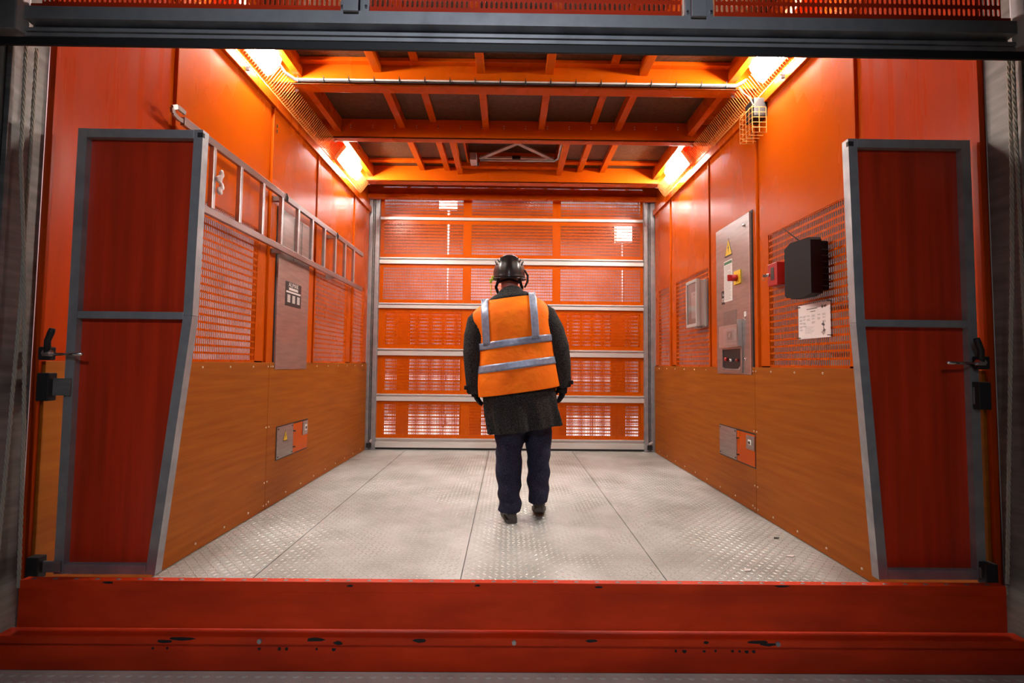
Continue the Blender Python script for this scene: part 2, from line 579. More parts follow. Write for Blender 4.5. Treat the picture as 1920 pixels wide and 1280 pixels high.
# hatch in the roof: recess with open trap frame
ha = thing('roof_hatch', 'roof hatch recess with grey crossed bracing between the rear ceiling beams', 'hatch', (0, 4.75, ZC))
part('hatch_lid', MB().box(-.50, .54, 4.30, 5.16, 3.425, 3.44), 'ceiling_ply', ha)
part('hatch_kerb', MB().box(-.48, -.46, 4.33, 5.12, ZC - .02, 3.425).box(.50, .52, 4.33, 5.12, ZC - .02, 3.425).box(-.46, .50, 5.11, 5.13, ZC - .02, 3.425).box(-.46, .50, 4.325, 4.34, ZC - .02, 3.425), 'orange', ha)
part('hatch_frame', MB().tube([(-.33, 5.0, 3.29), (.48, 5.0, 3.29), (.52, 4.96, 3.30), (.52, 4.5, 3.33)], .013, 8), 'galv', ha, smooth=True)
part('brace', MB().bar((-.33, 4.99, 3.30), (.42, 4.42, 3.36), .045, .014), 'galv', ha)
part('brace', MB().bar((.46, 4.99, 3.30), (-.26, 4.42, 3.36), .045, .014), 'galv', ha)
part('spring_bar', MB().box(-.33, .48, 5.03, 5.055, 3.325, 3.35, .004), 'aluminium', ha)
part('catch', MB().box(.02, .11, 5.02, 5.06, 3.318, 3.356, .003), 'rubber', ha)
part('lock_box', MB().box(-.43, -.36, 4.88, 5.03, 3.24, 3.32, .004), 'galv', ha)
part('lock_bolt', MB().box(-.40, -.345, 5.03, 5.06, 3.245, 3.285, .004), 'rubber', ha)

# ---- rear gate (closed)
GX0, GX1, GY = -1.652, 1.715, 5.95
RAILS = [(0.028, 0.142, 'b'), (0.607, 0.694, 'm'), (1.178, 1.266, 'm'), (1.776, 1.845, 'm'), (2.345, 2.428, 'm'), (2.912, 2.948, 't')]
PAN = [(0.142, 0.607), (0.694, 1.178), (1.266, 1.776), (1.845, 2.345), (2.428, 2.912), (2.948, 3.34)]
SECT = [(-1.605, -.592), (-.487, .553), (.655, 1.68)]
gate = thing('door_1', 'closed rear gate of orange perforated panels between pale metal rails', 'gate', (0, GY, 0), kind='structure')
for z0, z1, k in RAILS:
    if k == 't':
        part('rail', MB().box(GX0, GX1, GY - .02, GY + .03, z0, z1, .003), 'aluminium', gate)
        continue
    h = z1 - z0
    prof = [(GY - .022, z0), (GY - .022, z0 + h * .56), (GY + .012, z0 + h * .62), (GY + .012, z1 - .018), (GY - .012, z1 - .014), (GY - .012, z1), (GY + .03, z1), (GY + .03, z0)]
    mb = MB()
    vs = [(GX0, y, z) for y, z in prof] + [(GX1, y, z) for y, z in prof]
    n = len(prof)
    mb.add(vs, [tuple(range(n)), tuple(range(2 * n - 1, n - 1, -1))] + [(a, a + n, (a + 1) % n + n, (a + 1) % n) for a in range(n)])
    part('rail', mb, 'aluminium', gate)
for z0, z1 in PAN:
    mg = .042 if z1 < 3 else .03
    mb = MB()
    mb.box(GX0, GX1, GY + .002, GY + .008, z0, z0 + mg).box(GX0, GX1, GY + .002, GY + .008, z1 - mg, z1)
    xe = [GX0] + [s for p in SECT for s in p] + [GX1]
    for k in range(0, 8, 2):
        mb.box(xe[k], xe[k + 1], GY + .002, GY + .008, z0 + mg, z1 - mg)
    pn = part('gate_panel', mb, 'orange', gate)
    for a, b in SECT:
        part('perforated_sheet', perforated('y', GY + .005, a, b, z0 + mg, z1 - mg, pa=.0168, pz=.0395, sh=.0275), 'orange', pn)
part('floor_seal', MB().box(GX0, GX1, GY - .012, GY + .02, 0.003, 0.030), 'rubber', gate)
for sx, a, b in ((-1, XL, -1.652), (1, 1.715, XR)):
    p = thing('trim_%d' % (3 if sx < 0 else 4), 'grooved grey metal guide post at the %s edge of the rear gate' % ('left' if sx < 0 else 'right'), 'post', ((a + b) / 2, 5.95, 0), kind='structure')
    part('channel', MB().box(a, b, 5.93, 6.02, 0, 3.32), 'galv', p)
    wdt = b - a
    for u0, u1 in ((0.0, .34), (.60, 1.0)):
        part('ridge', MB().box(a + wdt * u0, a + wdt * u1, 5.895, 5.93, 0, 3.32, .004), 'galv', p)
    xc = a + wdt * .47
    part('groove_strip', MB().box(xc - .006, xc + .006, 5.905, 5.93, .04, 3.3), 'galv_dark', p)
    part('stop_lever', MB().bar((xc - .02 * sx, 5.88, .10), (xc + .03, 5.88, .13), .014, .022), 'aluminium', p, label='pale stop lever at the foot of the post')
    part('stop_block', MB().box(xc - .035, xc + .03, 5.885, 5.91, .03, .085, .004), 'rubber', p)
# fascia above the rear gate
fa = thing('trim_5', 'dark orange fascia with a row of slots above the rear gate', 'fascia', (0, 5.85, 3.15), kind='structure')
part('fascia_plate', MB().box(XL, XR, 5.845, 5.85, 3.20, 3.285).box(XL, XR, 5.845, 5.85, 3.312, 3.40), 'orange', fa)
x = -1.6
while x < 1.62:
    part('slot_strip', perforated('y', 5.8475, x, min(x + .30, 1.68), 3.285, 3.312, pa=.0172, pz=.027, sh=.020), 'orange', fa)
    part('slot_gap', MB().box(min(x + .30, 1.68), min(x + .345, 1.69), 5.845, 5.85, 3.285, 3.312), 'orange', fa)
    x += .345
part('fascia_ends', MB().box(XL, -1.6, 5.845, 5.85, 3.285, 3.312).box(1.68, XR, 5.845, 5.85, 3.285, 3.312), 'orange', fa)
part('fascia_lip', MB().box(XL, XR, 5.80, 5.855, 3.145, 3.20, .003), 'orange', fa)

# ---- front gate, raised; only its lower edge hangs into view
fg = thing('door_2', 'raised front gate with grey bottom rail and slotted orange panels overhead', 'gate', (0, 1.6, 2.175), kind='structure')
FX0, FX1 = -1.70, 1.79
prof = [(1.600, 2.209), (1.600, 2.2215), (1.612, 2.2225), (1.612, 2.2255), (1.597, 2.2265), (1.597, 2.2385), (1.625, 2.2400), (1.625, 2.2645), (1.592, 2.2665), (1.592, 2.312), (1.640, 2.312), (1.640, 2.209)]
mb = MB()
n = len(prof)
mb.add([(FX0, y, z) for y, z in prof] + [(FX1, y, z) for y, z in prof], [tuple(range(n)), tuple(range(2 * n - 1, n - 1, -1))] + [(a, a + n, (a + 1) % n + n, (a + 1) % n) for a in range(n)])
part('bottom_rail', mb, 'galv', fg)
part('rubber_seal', MB().box(FX0 - .1, FX1 + .1, 1.603, 1.614, 2.180, 2.209, .003), 'rubber', fg)
secs = [(-1.66, -.604), (-.504, .605), (.724, 1.755)]
part('panel_edge', MB().box(FX0, -.604, 1.612, 1.616, 2.312, 2.337).box(-.504, .605, 1.612, 1.616, 2.312, 2.337).box(.724, FX1, 1.612, 1.616, 2.312, 2.337), 'orange_worn', fg)
for a, b in secs:
    part('slotted_sheet', slotted(a, b, 1.612, 2.337, 9), 'orange_worn', fg)
for xc in (-.554, .664):
    st = part('stile', MB().box(xc - .05, xc - .018, 1.600, 1.63, 2.312, 2.9, .002).box(xc + .024, xc + .05, 1.600, 1.63, 2.312, 2.9, .002).box(xc - .018, xc + .024, 1.618, 1.63, 2.312, 2.9), 'galv', fg)
    part('cover_plate', MB().box(xc - .035, xc + .018, 1.578, 1.588, 2.302, 2.9, .002), 'galv', st)
    part('bolt', MB().cyl((xc - .042, 1.594, 2.330), (xc - .042, 1.601, 2.330), .005, 8), 'chrome', st)
    part('bolt', MB().cyl((xc + .041, 1.594, 2.332), (xc + .041, 1.601, 2.332), .005, 8), 'chrome', st)
for sx, a, b in ((-1, FX0 - .13, FX0 - .005), (1, FX1 + .005, FX1 + .13)):
    part('end_plate', MB().box(a, b, 1.57, 1.62, 2.215, 2.9, .004), 'galv', fg)
part('upper_frame', MB().box(FX0, FX1, 1.6, 1.64, 2.695, 2.76), 'galv', fg)

# ---- landing gate behind the rear gate
lg = thing('door_3', 'second orange perforated gate standing behind the rear gate', 'gate', (0, 6.42, 0), kind='structure')
LGY = 6.42
LGH = 1.85
cols = [(-1.85, -1.68), (-1.52, -1.35), (-.66, -.36), (.52, .80), (1.40, 1.60), (1.78, 1.92)]
for a, b in cols:
    part('stile', MB().box(a, b, LGY - .02, LGY + .02, .03, LGH, .003), 'orange', lg)
for z0, z1 in ((.03, .10), (1.20, 1.28), (1.77, LGH)):
    part('rail', MB().box(-1.85, 1.92, LGY - .025, LGY - .02, z0, z1), 'orange', lg)
for k in range(len(cols) - 1):
    for z0, z1 in ((.10, 1.20), (1.28, 1.77)):
        part('perforated_sheet', perforated('y', LGY + .005, cols[k][1], cols[k + 1][0], z0, z1, pa=.0205, pz=.049, sw=.0125 if z0 < 1 else .0085, sh=.037 if z0 < 1 else .022), 'orange', lg)

# ---- outside
yd = tag(link('floor_yard', MB().box(-6, 6, 5.99, 10.5, -.12, -.05).mesh('floor_yard'), 'concrete_pale'), 'bright pale concrete floor beyond the rear gate', 'floor', kind='structure')
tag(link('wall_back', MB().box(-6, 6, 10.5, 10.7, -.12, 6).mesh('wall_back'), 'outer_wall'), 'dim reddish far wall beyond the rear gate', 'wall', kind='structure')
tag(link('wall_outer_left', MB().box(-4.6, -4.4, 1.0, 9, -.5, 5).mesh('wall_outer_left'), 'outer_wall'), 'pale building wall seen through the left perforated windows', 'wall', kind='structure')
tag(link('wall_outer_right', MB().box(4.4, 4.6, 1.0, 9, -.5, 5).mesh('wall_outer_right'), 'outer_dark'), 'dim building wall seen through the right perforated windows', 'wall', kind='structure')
for k, (x, y, wd, lab) in enumerate(((-2.75, 3.55, .22, 'orange mast column behind the nearer left perforated window'), (-2.9, 5.6, .25, 'orange mast column behind the farther left perforated window'))):
    mc = thing('mast_column', lab, 'mast', (x, y, 0), group='mast columns outside the left wall')
    for dx, dy in ((-.09, -.09), (.09, -.09), (.09, .09), (-.09, .09)):
        part('tube', MB().cyl((x + dx, y + dy, -.3), (x + dx, y + dy, 4), .03, 10), 'orange', mc, smooth=True)
    for q in range(9):
        part('brace', MB().bar((x - .09, y - .09, q * .45 - .2), (x + .09, y + .09, q * .45 + .2), .025, .025), 'orange', mc)


def floodlight(x, y, z, w, h, lab):
    f = thing('floodlight', lab, 'light', (x, y, -.05), group='work lights beyond the rear gate')
    part('housing', MB().box(x - w / 2 - .02, x + w / 2 + .02, y, y + .08, z - h / 2 - .02, z + h / 2 + .02, .01), 'grey_plastic', f)
    part('glass', MB().box(x - w / 2, x + w / 2, y - .012, y + .002, z - h / 2, z + h / 2, .004), 'flood_glass', f)
    part('stand_pole', MB().cyl((x, y + .11, -.05), (x, y + .11, z + .05), .02, 8), 'galv', f, smooth=True)
    part('stand_foot', MB().bar((x - .35, y + .11, -.04), (x + .35, y + .11, -.04), .04, .02).bar((x, y - .2, -.04), (x, y + .42, -.04), .04, .02), 'galv', f)


bar_ = thing('site_barrier', 'low white barrier rail on posts beyond the rear gate', 'barrier', (0, 9.35, -.05))
part('barrier_rail', MB().box(-3.2, 3.2, 9.30, 9.33, .75, .86, .004), 'label_white', bar_)
for x in (-2.4, -.8, .8, 2.4):
    part('barrier_post', MB().box(x - .03, x + .03, 9.33, 9.39, -.05, .92, .004), 'galv', bar_)
sb_ = thing('site_board', 'pale board leaning outside the right perforated window beside the wing screen', 'board', (2.85, 4.0, -.08))
part('board', MB().box(2.84, 2.87, 3.80, 4.12, -.08, 2.0, .004), 'concrete_pale', sb_)
part('batten', MB().box(2.82, 2.84, 3.80, 4.12, 1.20, 1.27, .003), 'galv', sb_)
part('batten', MB().box(2.82, 2.84, 3.80, 4.12, 1.60, 1.67, .003), 'galv', sb_)
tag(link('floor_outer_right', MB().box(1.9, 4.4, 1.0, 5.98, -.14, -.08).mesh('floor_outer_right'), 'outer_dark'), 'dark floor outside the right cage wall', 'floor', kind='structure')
floodlight(1.98, 8.0, 3.35, .26, .26, 'square white work light shining through the upper right gate panel')
floodlight(-1.15, 8.6, 4.02, .30, .12, 'narrow white work light shining through the top left gate panel')

# ================================================================== THINGS
# ---- raised loading ramp across the entrance
rp = thing('loading_ramp', 'raised orange steel loading ramp across the entrance, scuffed and dented', 'ramp', (0.03, 1.70, 0))
RX0, RX1 = -1.712, 1.79
part('ramp_plate', MB().box(RX0, RX1, 1.705, 1.735, .141, .304, .004), 'orange_worn', rp)
part('ramp_edge', MB().box(RX0 + .002, RX1 - .002, 1.7035, 1.712, .268, .305, .002), 'orange_worn', rp)
part('hinge_lip', MB().box(RX0 - .05, RX1 + .05, 1.680, 1.735, .100, .128, .006), 'orange_worn', rp)
part('kick_plate', MB().box(RX0 - .06, RX1 + .06, 1.698, 1.72, .002, .100, .002), 'orange_worn', rp)
mb = MB()
for k in range(48):
    mb.ball((RX0 + .04 + k * .074, 1.716, .3040), .009, 8, 4, (1, .8, .25))
part('tread_bars', mb, 'galv_dark', rp, kind='stuff')
for xb in (-.85, -.0 + .03, .95):
    part('bolt', MB().cyl((xb, 1.674, .115), (xb, 1.682, .115), .008, 8), 'galv', rp)
mb = MB()
for xb in (-1.23, -1.18, -.86, -.79, -.765, -.66, -.60, .60, .63, .70, .74, .80, .825, .85, .875):
    mb.cyl((xb, 1.6968, .078 + .004 * random.random()), (xb, 1.699, .078), .004 + .004 * random.random(), 8)
part('holes', mb, 'dark_void', rp, kind='stuff')
mb = MB()
for xc, w_, zc in ((-1.12, .05, .121), (-1.18, .03, .112), (-.66, .035, .120), (-.58, .02, .110), (.88, .045, .120), (.92, .03, .112), (.70, .012, .118), (.30, .02, .121), (-.30, .025, .119)):
    pl_ = [(xc + w_ * math.cos(a * .785) * (.7 + .5 * random.random()), zc + .006 * math.sin(a * .785) * (.7 + .6 * random.random())) for a in range(8)]
    mb.prism(pl_, 'y', 1.6792, 1.6805)
for xc, w_, zc in ((.98, .03, .30), (-.55, .012, .292), (-.10, .012, .296), (.33, .014, .293), (-1.4, .02, .298)):
    pl_ = [(xc + w_ * math.cos(a * .785) * (.6 + .6 * random.random()), zc + .004 * math.sin(a * .785)) for a in range(8)]
    mb.prism(pl_, 'y', 1.7028, 1.7037)
part('scuff_marks', mb, 'dark_void', rp, kind='stuff')


# ---- wing screens
def wing(side):
    sx = -1 if side == 'left' else 1
    Y = 1.82
    if side == 'left':
        xo, xt, xm, xb = -1.687, -1.202, -1.213, -1.312
    else:
        xo, xt, xm, xb = 1.818, 1.333, 1.346, 1.409
    zt, zm, zb = 1.983, 1.255, .282
    lab = 'grey-framed dark red wing screen at the %s of the entrance, kinked at mid height' % side
    w = thing('wing_screen', lab, 'screen', (xo, Y, zb), group='wing screens at the entrance')
    t = .035
    part('frame_bar', MB().bar((xo - sx * t / 2, Y, zb), (xo - sx * t / 2, Y, zt), t, t), 'galv', w)
    part('frame_bar', MB().bar((xt + sx * t / 2, Y, zt), (xm + sx * t / 2, Y, zm), t, t, (0, 1, 0)), 'galv', w)
    part('frame_bar', MB().bar((xm + sx * t / 2, Y, zm), (xb + sx * t / 2, Y, zb), t, t, (0, 1, 0)), 'galv', w)
    part('frame_bar', MB().box(xo - sx * t, xt + sx * t, Y - t / 2, Y + t / 2, zt - t, zt, .002), 'galv', w)
    part('frame_bar', MB().box(xo - sx * t, xm + sx * t, Y - t / 2, Y + t / 2, zm - t * .45, zm + t * .35, .002), 'galv', w)
    part('frame_bar', MB().box(xo - sx * t, xb + sx * t, Y - t / 2, Y + t / 2, zb, zb + t, .002), 'galv', w)
    e = t * .6
    up_ = [(xo - sx * e, zt - e), (xt + sx * e, zt - e), (xm + sx * e, zm), (xo - sx * e, zm)]
    lo_ = [(xo - sx * e, zm), (xm + sx * e, zm), (xb + sx * e, zb + e), (xo - sx * e, zb + e)]
    part('panel', MB().prism(up_, 'y', Y + .006, Y + .010), 'wing_panel', w)
    part('panel', MB().prism(lo_, 'y', Y + .006, Y + .010), 'wing_panel', w)
    # corner cap
    part('corner_cap', MB().box(xt - sx * .001, xt + sx * .02, Y - t / 2 - .002, Y - t / 2 + .01, zt - .03, zt - .012), 'rubber', w)
    # clamp lever and hinges on the wall side
    X = XL if side == 'left' else XR
    b0, b1 = X - sx * .014, X - sx * .060          # wall face side, inner side
    yb0, yb1 = 1.775, 1.80                            # blocks sit just in front of the screen
    lv = part('clamp_block', MB().box(b0, b1, yb0, yb1, 1.078, 1.128, .005), 'rubber', w)
    xr = b1
    part('clamp_rod', MB().cyl((xr, yb0 + .012, 1.100), (xr - sx * .125, yb0 - .005, 1.102), .006, 8), 'chrome', w, smooth=True)
    part('clamp_lever', MB().tube([(xr + sx * .010, yb0, 1.105), (xr + sx * .004, yb0 - .008, 1.150), (xr - sx * .012, yb0 - .012, 1.182), (xr - sx * .016, yb0 - .012, 1.196)], [.012, .010, .011, .009], 8), 'rubber', lv, smooth=True)
    part('clamp_nut', MB().cyl((xr - sx * .004, yb0, 1.104), (xr + sx * .022, yb0, 1.104), .013, 6), 'chrome', lv)
    for z0, z1 in ((.925, 1.030), (.272, .352)):
        hp = part('hinge_block', MB().box(b0, b1, yb0, yb1 + .01, z0, z1, .004), 'rubber', w)
        part('hinge_plate', MB().box(b1 + sx * .012, xo - sx * .030, yb0 + .018, yb1, z0 + .02, z1 - .02, .001), 'galv_dark', hp)
    return w


wing('left')
wing('right')

# ---- ladder on the left wall
LX = XL + .085
la = thing('ladder', 'aluminium ladder hung lengthways on the left orange wall', 'ladder', (LX, 3.9, 1.92))
ZT, ZB_ = 2.318, 1.922
for z in (ZT, ZB_):
    part('side_rail', MB().box(LX - .012, LX + .012, 2.38, 5.375, z - .022, z + .022, .003), 'ladder_rail', la)
y0 = 2.635
rung = MB().box(-.014, .014, -.014, .014, -(ZT - ZB_) / 2 + .02, (ZT - ZB_) / 2 - .02, .004).mesh('rung')
for k in range(10):
    link('rung', rung, 'ladder_alu', la, Vector((LX, y0 + k * .2695, (ZT + ZB_) / 2)) - la.location)
hk = [(2.385, 2.318)]
path = [(LX, 2.40, 2.318), (LX, 2.345, 2.312), (LX, 2.31, 2.322), (LX + .004, 2.30, 2.345), (LX + .01, 2.325, 2.362), (LX + .014, 2.375, 2.356)]
mb = MB()
for a, b in zip(path[:-1], path[1:]): mb.bar(a, b, .022, .012, (1, 0, 0))
part('hook', mb, 'steel', la)
for y in (3.50, 4.55):
    part('wall_bracket', MB().box(XL, LX - .012, y - .02, y + .02, ZB_ - .03, ZB_ + .005), 'steel', la)
    br = part('wall_bracket', MB().box(XL, LX - .012, y - .02, y + .02, ZT - .03, ZT + .005), 'steel', la)
    part('strap', MB().tube([(LX + .016, y, ZT - .026), (LX + .018, y, ZT), (LX + .012, y, ZT + .026), (LX - .03, y - .01, ZT + .027)], .006, 6), 'black_plastic', br)
rg = MB()
for k in range(14):
    a = k * .9
    rg.ball((LX + .030 + .006 * math.cos(a * 2.1), 2.665 + .012 * math.sin(a) + (.008 if k > 7 else 0), 2.165 - k * .009), .015 + .006 * math.sin(k * 1.7), 7, 5, (.6, 1, 1.1))
tag(link('plastic_rag', evald(rg, 'plastic_rag', .005, 1), 'rag'), 'crumpled white plastic rag tied to the nearest ladder rung', 'rag')

# ---- left steel cabinet behind the ladder
cb = thing('steel_cabinet', 'tall brushed steel cabinet in the left wall behind the ladder', 'cabinet', (XL, 3.84, 1.02))
part('door', MB().box(XL, XL + .022, 3.562, 4.108, 1.022, 2.262, .003), 'steel', cb)
part('frame', MB().box(XL - .02, XL + .006, 3.552, 4.118, 1.012, 2.272), 'label_black', cb)
for y in (3.80, 3.94):
    part('door_fold', MB().box(XL + .022, XL + .027, y, y + .018, 1.90, 2.255, .002), 'steel', cb)
pl = part('name_plate', MB().box(XL + .022, XL + .0245, 3.682, 3.955, 1.527, 1.720, .001), 'label_black', cb, label='black maker plate with white lettering')
px_ = XL + .0252
text('ALIMAK', .050, 'label_white', pl, (px_, 3.815, 1.697), (0, 1, 0), (0, 0, 1))
mb = MB()
mb.box(px_ - .0008, px_, 3.735, 3.895, 1.655, 1.675)
mb.box(px_ - .0008, px_, 3.69, 3.945, 1.632, 1.646)
for c in range(3):
    for r in range(6):
        mb.box(px_ - .0008, px_, 3.712 + c * .085, 3.760 + c * .085, 1.609 - r * .0105, 1.6165 - r * .0105)
part('label_print', mb, 'label_white', pl)

# ---- right control cabinet
cc = thing('control_cabinet', 'tall grey control cabinet with warning triangle and isolator on the right wall', 'cabinet', (XR, 3.81, 1.02))
CXS = XR - .022
part('frame', MB().box(XR + .02, XR - .004, 3.508, 4.112, 1.003, 2.275), 'label_black', cc)
dr = part('door', MB().box(XR, CXS, 3.524, 4.096, 1.018, 2.262, .002), 'steel', cc)
part('door_edge', MB().box(CXS + .002, CXS - .0015, 3.522, 3.53, 1.018, 2.262), 'steel_edge', dr)


def warn_triangle(parent, x, sx, yc, zc, w, h):
    """flat warning triangle on a wall plane; sx = direction out of the wall"""
    tri = lambda k: [(yc - w / 2 * k, zc - h / 2 * k), (yc + w / 2 * k, zc - h / 2 * k), (yc, zc + h / 2 * k)]
    t_ = part('warning_sign', MB().prism(tri(1.0), 'x', x, x + sx * .001), 'label_black', parent, label='yellow warning triangle')
    part('sign_face', MB().prism(tri(.84), 'x', x + sx * .001, x + sx * .0018), 'yellow', t_)
    u, v = w * .07, h
    b = [(yc + u, zc + v * .22), (yc - u * 1.4, zc - v * .06), (yc - u * .1, zc - v * .05), (yc - u, zc - v * .30), (yc + u * 1.4, zc + v * .01), (yc + u * .2, zc)]
    part('bolt_symbol', MB().prism(b, 'x', x + sx * .0018, x + sx * .0025), 'label_black', t_)


warn_triangle(dr, CXS, -1, 3.862, 2.072, .135, .155)
nt_ = part('notice', MB().box(CXS, CXS - .0012, 3.80, 3.945, 1.62, 1.965), 'label_white', dr, label='white notice with green heading')
part('notice_heading', MB().box(CXS - .0012, CXS - .0020, 3.805, 3.940, 1.932, 1.955), 'label_green', nt_)
mb = MB()
for k in range(26):
    ln = .115 - (.05 if k % 5 == 4 else 0) * random.random() - .01 * random.random()
    mb.box(CXS - .0012, CXS - .0020, 3.935, 3.935 - ln, 1.918 - k * .0112, 1.9215 - k * .0112)
part('notice_print', mb, 'print_grey', nt_)
nz_ = part('noise_sticker', MB().box(CXS, CXS - .0010, 3.935, 3.995, 1.605, 1.72), 'label_black', dr, label='black noise level sticker')
text('85', .050, 'label_white', nz_, (CXS - .0016, 3.966, 1.640), (0, -1, 0), (0, 0, 1))
mb = MB()
for k in range(3):
    mb.box(CXS - .0010, CXS - .0018, 3.952 + k * .010, 3.955 + k * .010, 1.675, 1.690 + k * .007)
part('sticker_print', mb, 'label_white', nz_)
sw = part('isolator_plate', MB().box(CXS, CXS - .012, 3.655, 3.755, 1.735, 1.845, .003), 'yellow', dr, label='yellow plate of the isolator switch')
part('isolator_knob', MB().cyl((CXS - .012, 3.705, 1.785), (CXS - .05, 3.705, 1.785), .026, 14), 'red', sw, smooth=True)
part('isolator_handle', MB().box(CXS - .05, CXS - .085, 3.698, 3.712, 1.76, 1.81, .003), 'red', sw)
for z in (2.18, 1.135):
    part('door_lock', MB().cyl((CXS, 3.60, z), (CXS - .008, 3.60, z), .013, 12), 'chrome', dr, smooth=True)
part('seal_tag', MB().box(CXS, CXS - .003, 3.582, 3.612, 1.468, 1.505), 'label_white', dr)
part('seal_cord', MB().tube([(CXS - .003, 3.60, 1.468), (CXS - .006, 3.615, 1.452), (CXS - .003, 3.592, 1.44)], .002, 5), 'label_white', dr)
gr = part('vent_grille', MB().box(CXS, CXS - .0015, 3.735, 3.965, 1.42, 1.535), 'galv_dark', dr)
mb = MB()
for k in range(12):
    mb.box(CXS - .0015, CXS - .003, 3.742, 3.958, 1.427 + k * .009, 1.431 + k * .009)
part('grille_slats', mb, 'steel', gr, kind='stuff')
# clear hinged cover with breaker, and socket recess below
cv = part('breaker_plate', MB().box(CXS, CXS - .004, 3.66, 3.96, 1.255, 1.395, .002), 'steel_edge', dr)
part('breaker', MB().box(CXS - .004, CXS - .020, 3.735, 3.885, 1.275, 1.380, .004), 'grey_plastic', cv)
part('breaker_window', MB().box(CXS - .020, CXS - .022, 3.775, 3.855, 1.295, 1.365), 'label_black', cv)
part('breaker_toggle', MB().box(CXS - .022, CXS - .030, 3.800, 3.815, 1.315, 1.35, .002), 'label_white', cv)
mb = MB().box(CXS - .034, CXS - .036, 3.645, 3.98, 1.235, 1.415, .0008)
part('clear_cover', mb, 'clear', cv)
part('cover_hinge', MB().box(CXS, CXS - .036, 3.652, 3.662, 1.24, 1.45, .002), 'steel_edge', cv)
sk = part('socket_recess', MB().box(CXS + .001, CXS - .003, 3.655, 3.975, 1.035, 1.232), 'label_black', dr)
part('recess_frame', MB().box(CXS, CXS - .012, 3.640, 3.660, 1.03, 1.235, .002).box(CXS, CXS - .012, 3.97, 3.988, 1.03, 1.235, .002).box(CXS, CXS - .012, 3.66, 3.97, 1.03, 1.048, .002).box(CXS, CXS - .012, 3.66, 3.97, 1.22, 1.235, .002), 'steel', sk)
part('key_switch', MB().cyl((CXS - .003, 3.80, 1.13), (CXS - .03, 3.80, 1.13), .012, 10), 'chrome', sk, smooth=True)
part('red_button', MB().cyl((CXS - .003, 3.905, 1.14), (CXS - .022, 3.905, 1.14), .016, 12), 'red', sk, smooth=True)
part('red_button', MB().cyl((CXS - .003, 3.715, 1.13), (CXS - .02, 3.715, 1.13), .012, 12), 'red_dark', sk, smooth=True)
part('recess_cover', MB().prism([(3.665, 1.05), (3.965, 1.05), (3.965, 1.075), (3.93, 1.062), (3.69, 1.062), (3.665, 1.085)], 'x', CXS - .008, CXS - .014), 'clear', sk)

# ---- grey framed display case right wall
dc = thing('display_case', 'small grey enclosure with a framed sheet of paper on the right perforated wall', 'enclosure', (XR, 4.43, 1.45))
part('case', MB().box(XR, XR - .085, 4.315, 4.555, 1.455, 1.885, .010), 'grey_plastic', dc)
part('case_rib', MB().box(XR - .02, XR - .035, 4.308, 4.562, 1.448, 1.892, .003), 'grey_plastic', dc)
fx = XR - .085
part('lid_frame', MB().box(fx, fx - .03, 4.305, 4.330, 1.448, 1.893, .005).box(fx, fx - .03, 4.540, 4.565, 1.448, 1.893, .005).box(fx, fx - .03, 4.33, 4.54, 1.448, 1.478, .005).box(fx, fx - .03, 4.33, 4.54, 1.863, 1.893, .005), 'grey_plastic', dc)
sh_ = part('paper_sheet', MB().box(fx - .002, fx - .004, 4.352, 4.490, 1.530, 1.785), 'paper', dc)
part('backing', MB().box(fx, fx - .002, 4.33, 4.54, 1.478, 1.863), 'label_black', dc)
mb = MB()
mb.box(fx - .004, fx - .0048, 4.39, 4.45, 1.752, 1.765)
for k in range(12): mb.box(fx - .004, fx - .0048, 4.48, 4.48 - .10 - .015 * random.random(), 1.725 - k * .014, 1.728 - k * .014)
part('print_lines', mb, 'print_grey', sh_, kind='stuff')
part('glass', MB().box(fx - .020, fx - .022, 4.33, 4.54, 1.478, 1.863), 'clear', dc)
part('latch', MB().box(XR - .02, XR - .07, 4.40, 4.46, 1.437, 1.456, .003), 'grey_plastic', dc)

# ---- red key box
kb = thing('key_box', 'small red emergency key box beside the black box on the right wall', 'key box', (XR, 3.1, 1.62))
part('case', MB().box(XR, XR - .06, 3.10, 3.212, 1.632, 1.785, .005), 'red', kb)
part('window', MB().box(XR - .06, XR - .062, 3.132, 3.170, 1.668, 1.755), 'glass_dark', kb)
part('lock', MB().cyl((XR - .06, 3.192, 1.71), (XR - .075, 3.192, 1.71), .011, 12), 'chrome', kb, smooth=True)
ky = part('key', MB().box(XR - .075, XR - .105, 3.190, 3.193, 1.695, 1.712, .001), 'steel', kb)
part('key_ring', MB().tube([(XR - .10 + .010 * math.cos(a * .6), 3.193, 1.685 + .013 * math.sin(a * .6)) for a in range(11)], .0016, 5), 'steel', ky)

# ---- black box with antenna
bx_ = thing('router_box', 'black plastic box with thin antenna fixed to the right perforated wall', 'box', (XR, 2.72, 1.5))
BXS = XR - .12
pr = [(2.655, 1.505), (2.655, 1.815), (2.668, 1.832), (2.85, 1.842), (2.908, 1.815), (2.912, 1.525), (2.895, 1.508), (2.86, 1.508), (2.85, 1.495), (2.72, 1.492)]
bmx = MB().prism(pr, 'x', XR - .055, BXS)
part('case', bmx, 'black_plastic', bx_)
part('back_plate', MB().box(XR, XR - .055, 2.675, 2.895, 1.525, 1.815, .01), 'black_plastic', bx_)
part('antenna', MB().tube([(BXS + .03, 2.78, 1.83), (BXS + .02, 2.86, 1.895), (BXS + .01, 2.94, 1.965)], [.004, .003, .002], 6), 'black_plastic', bx_)
mb = MB()
for k in range(7):
    mb.tube([(XR - .012, 2.652, 1.55 + k * .035), (XR - .03, 2.650, 1.545 + k * .035), (XR - .056, 2.66, 1.55 + k * .035)], .003, 5)
part('cable_ties', mb, 'rubber', bx_, kind='stuff')

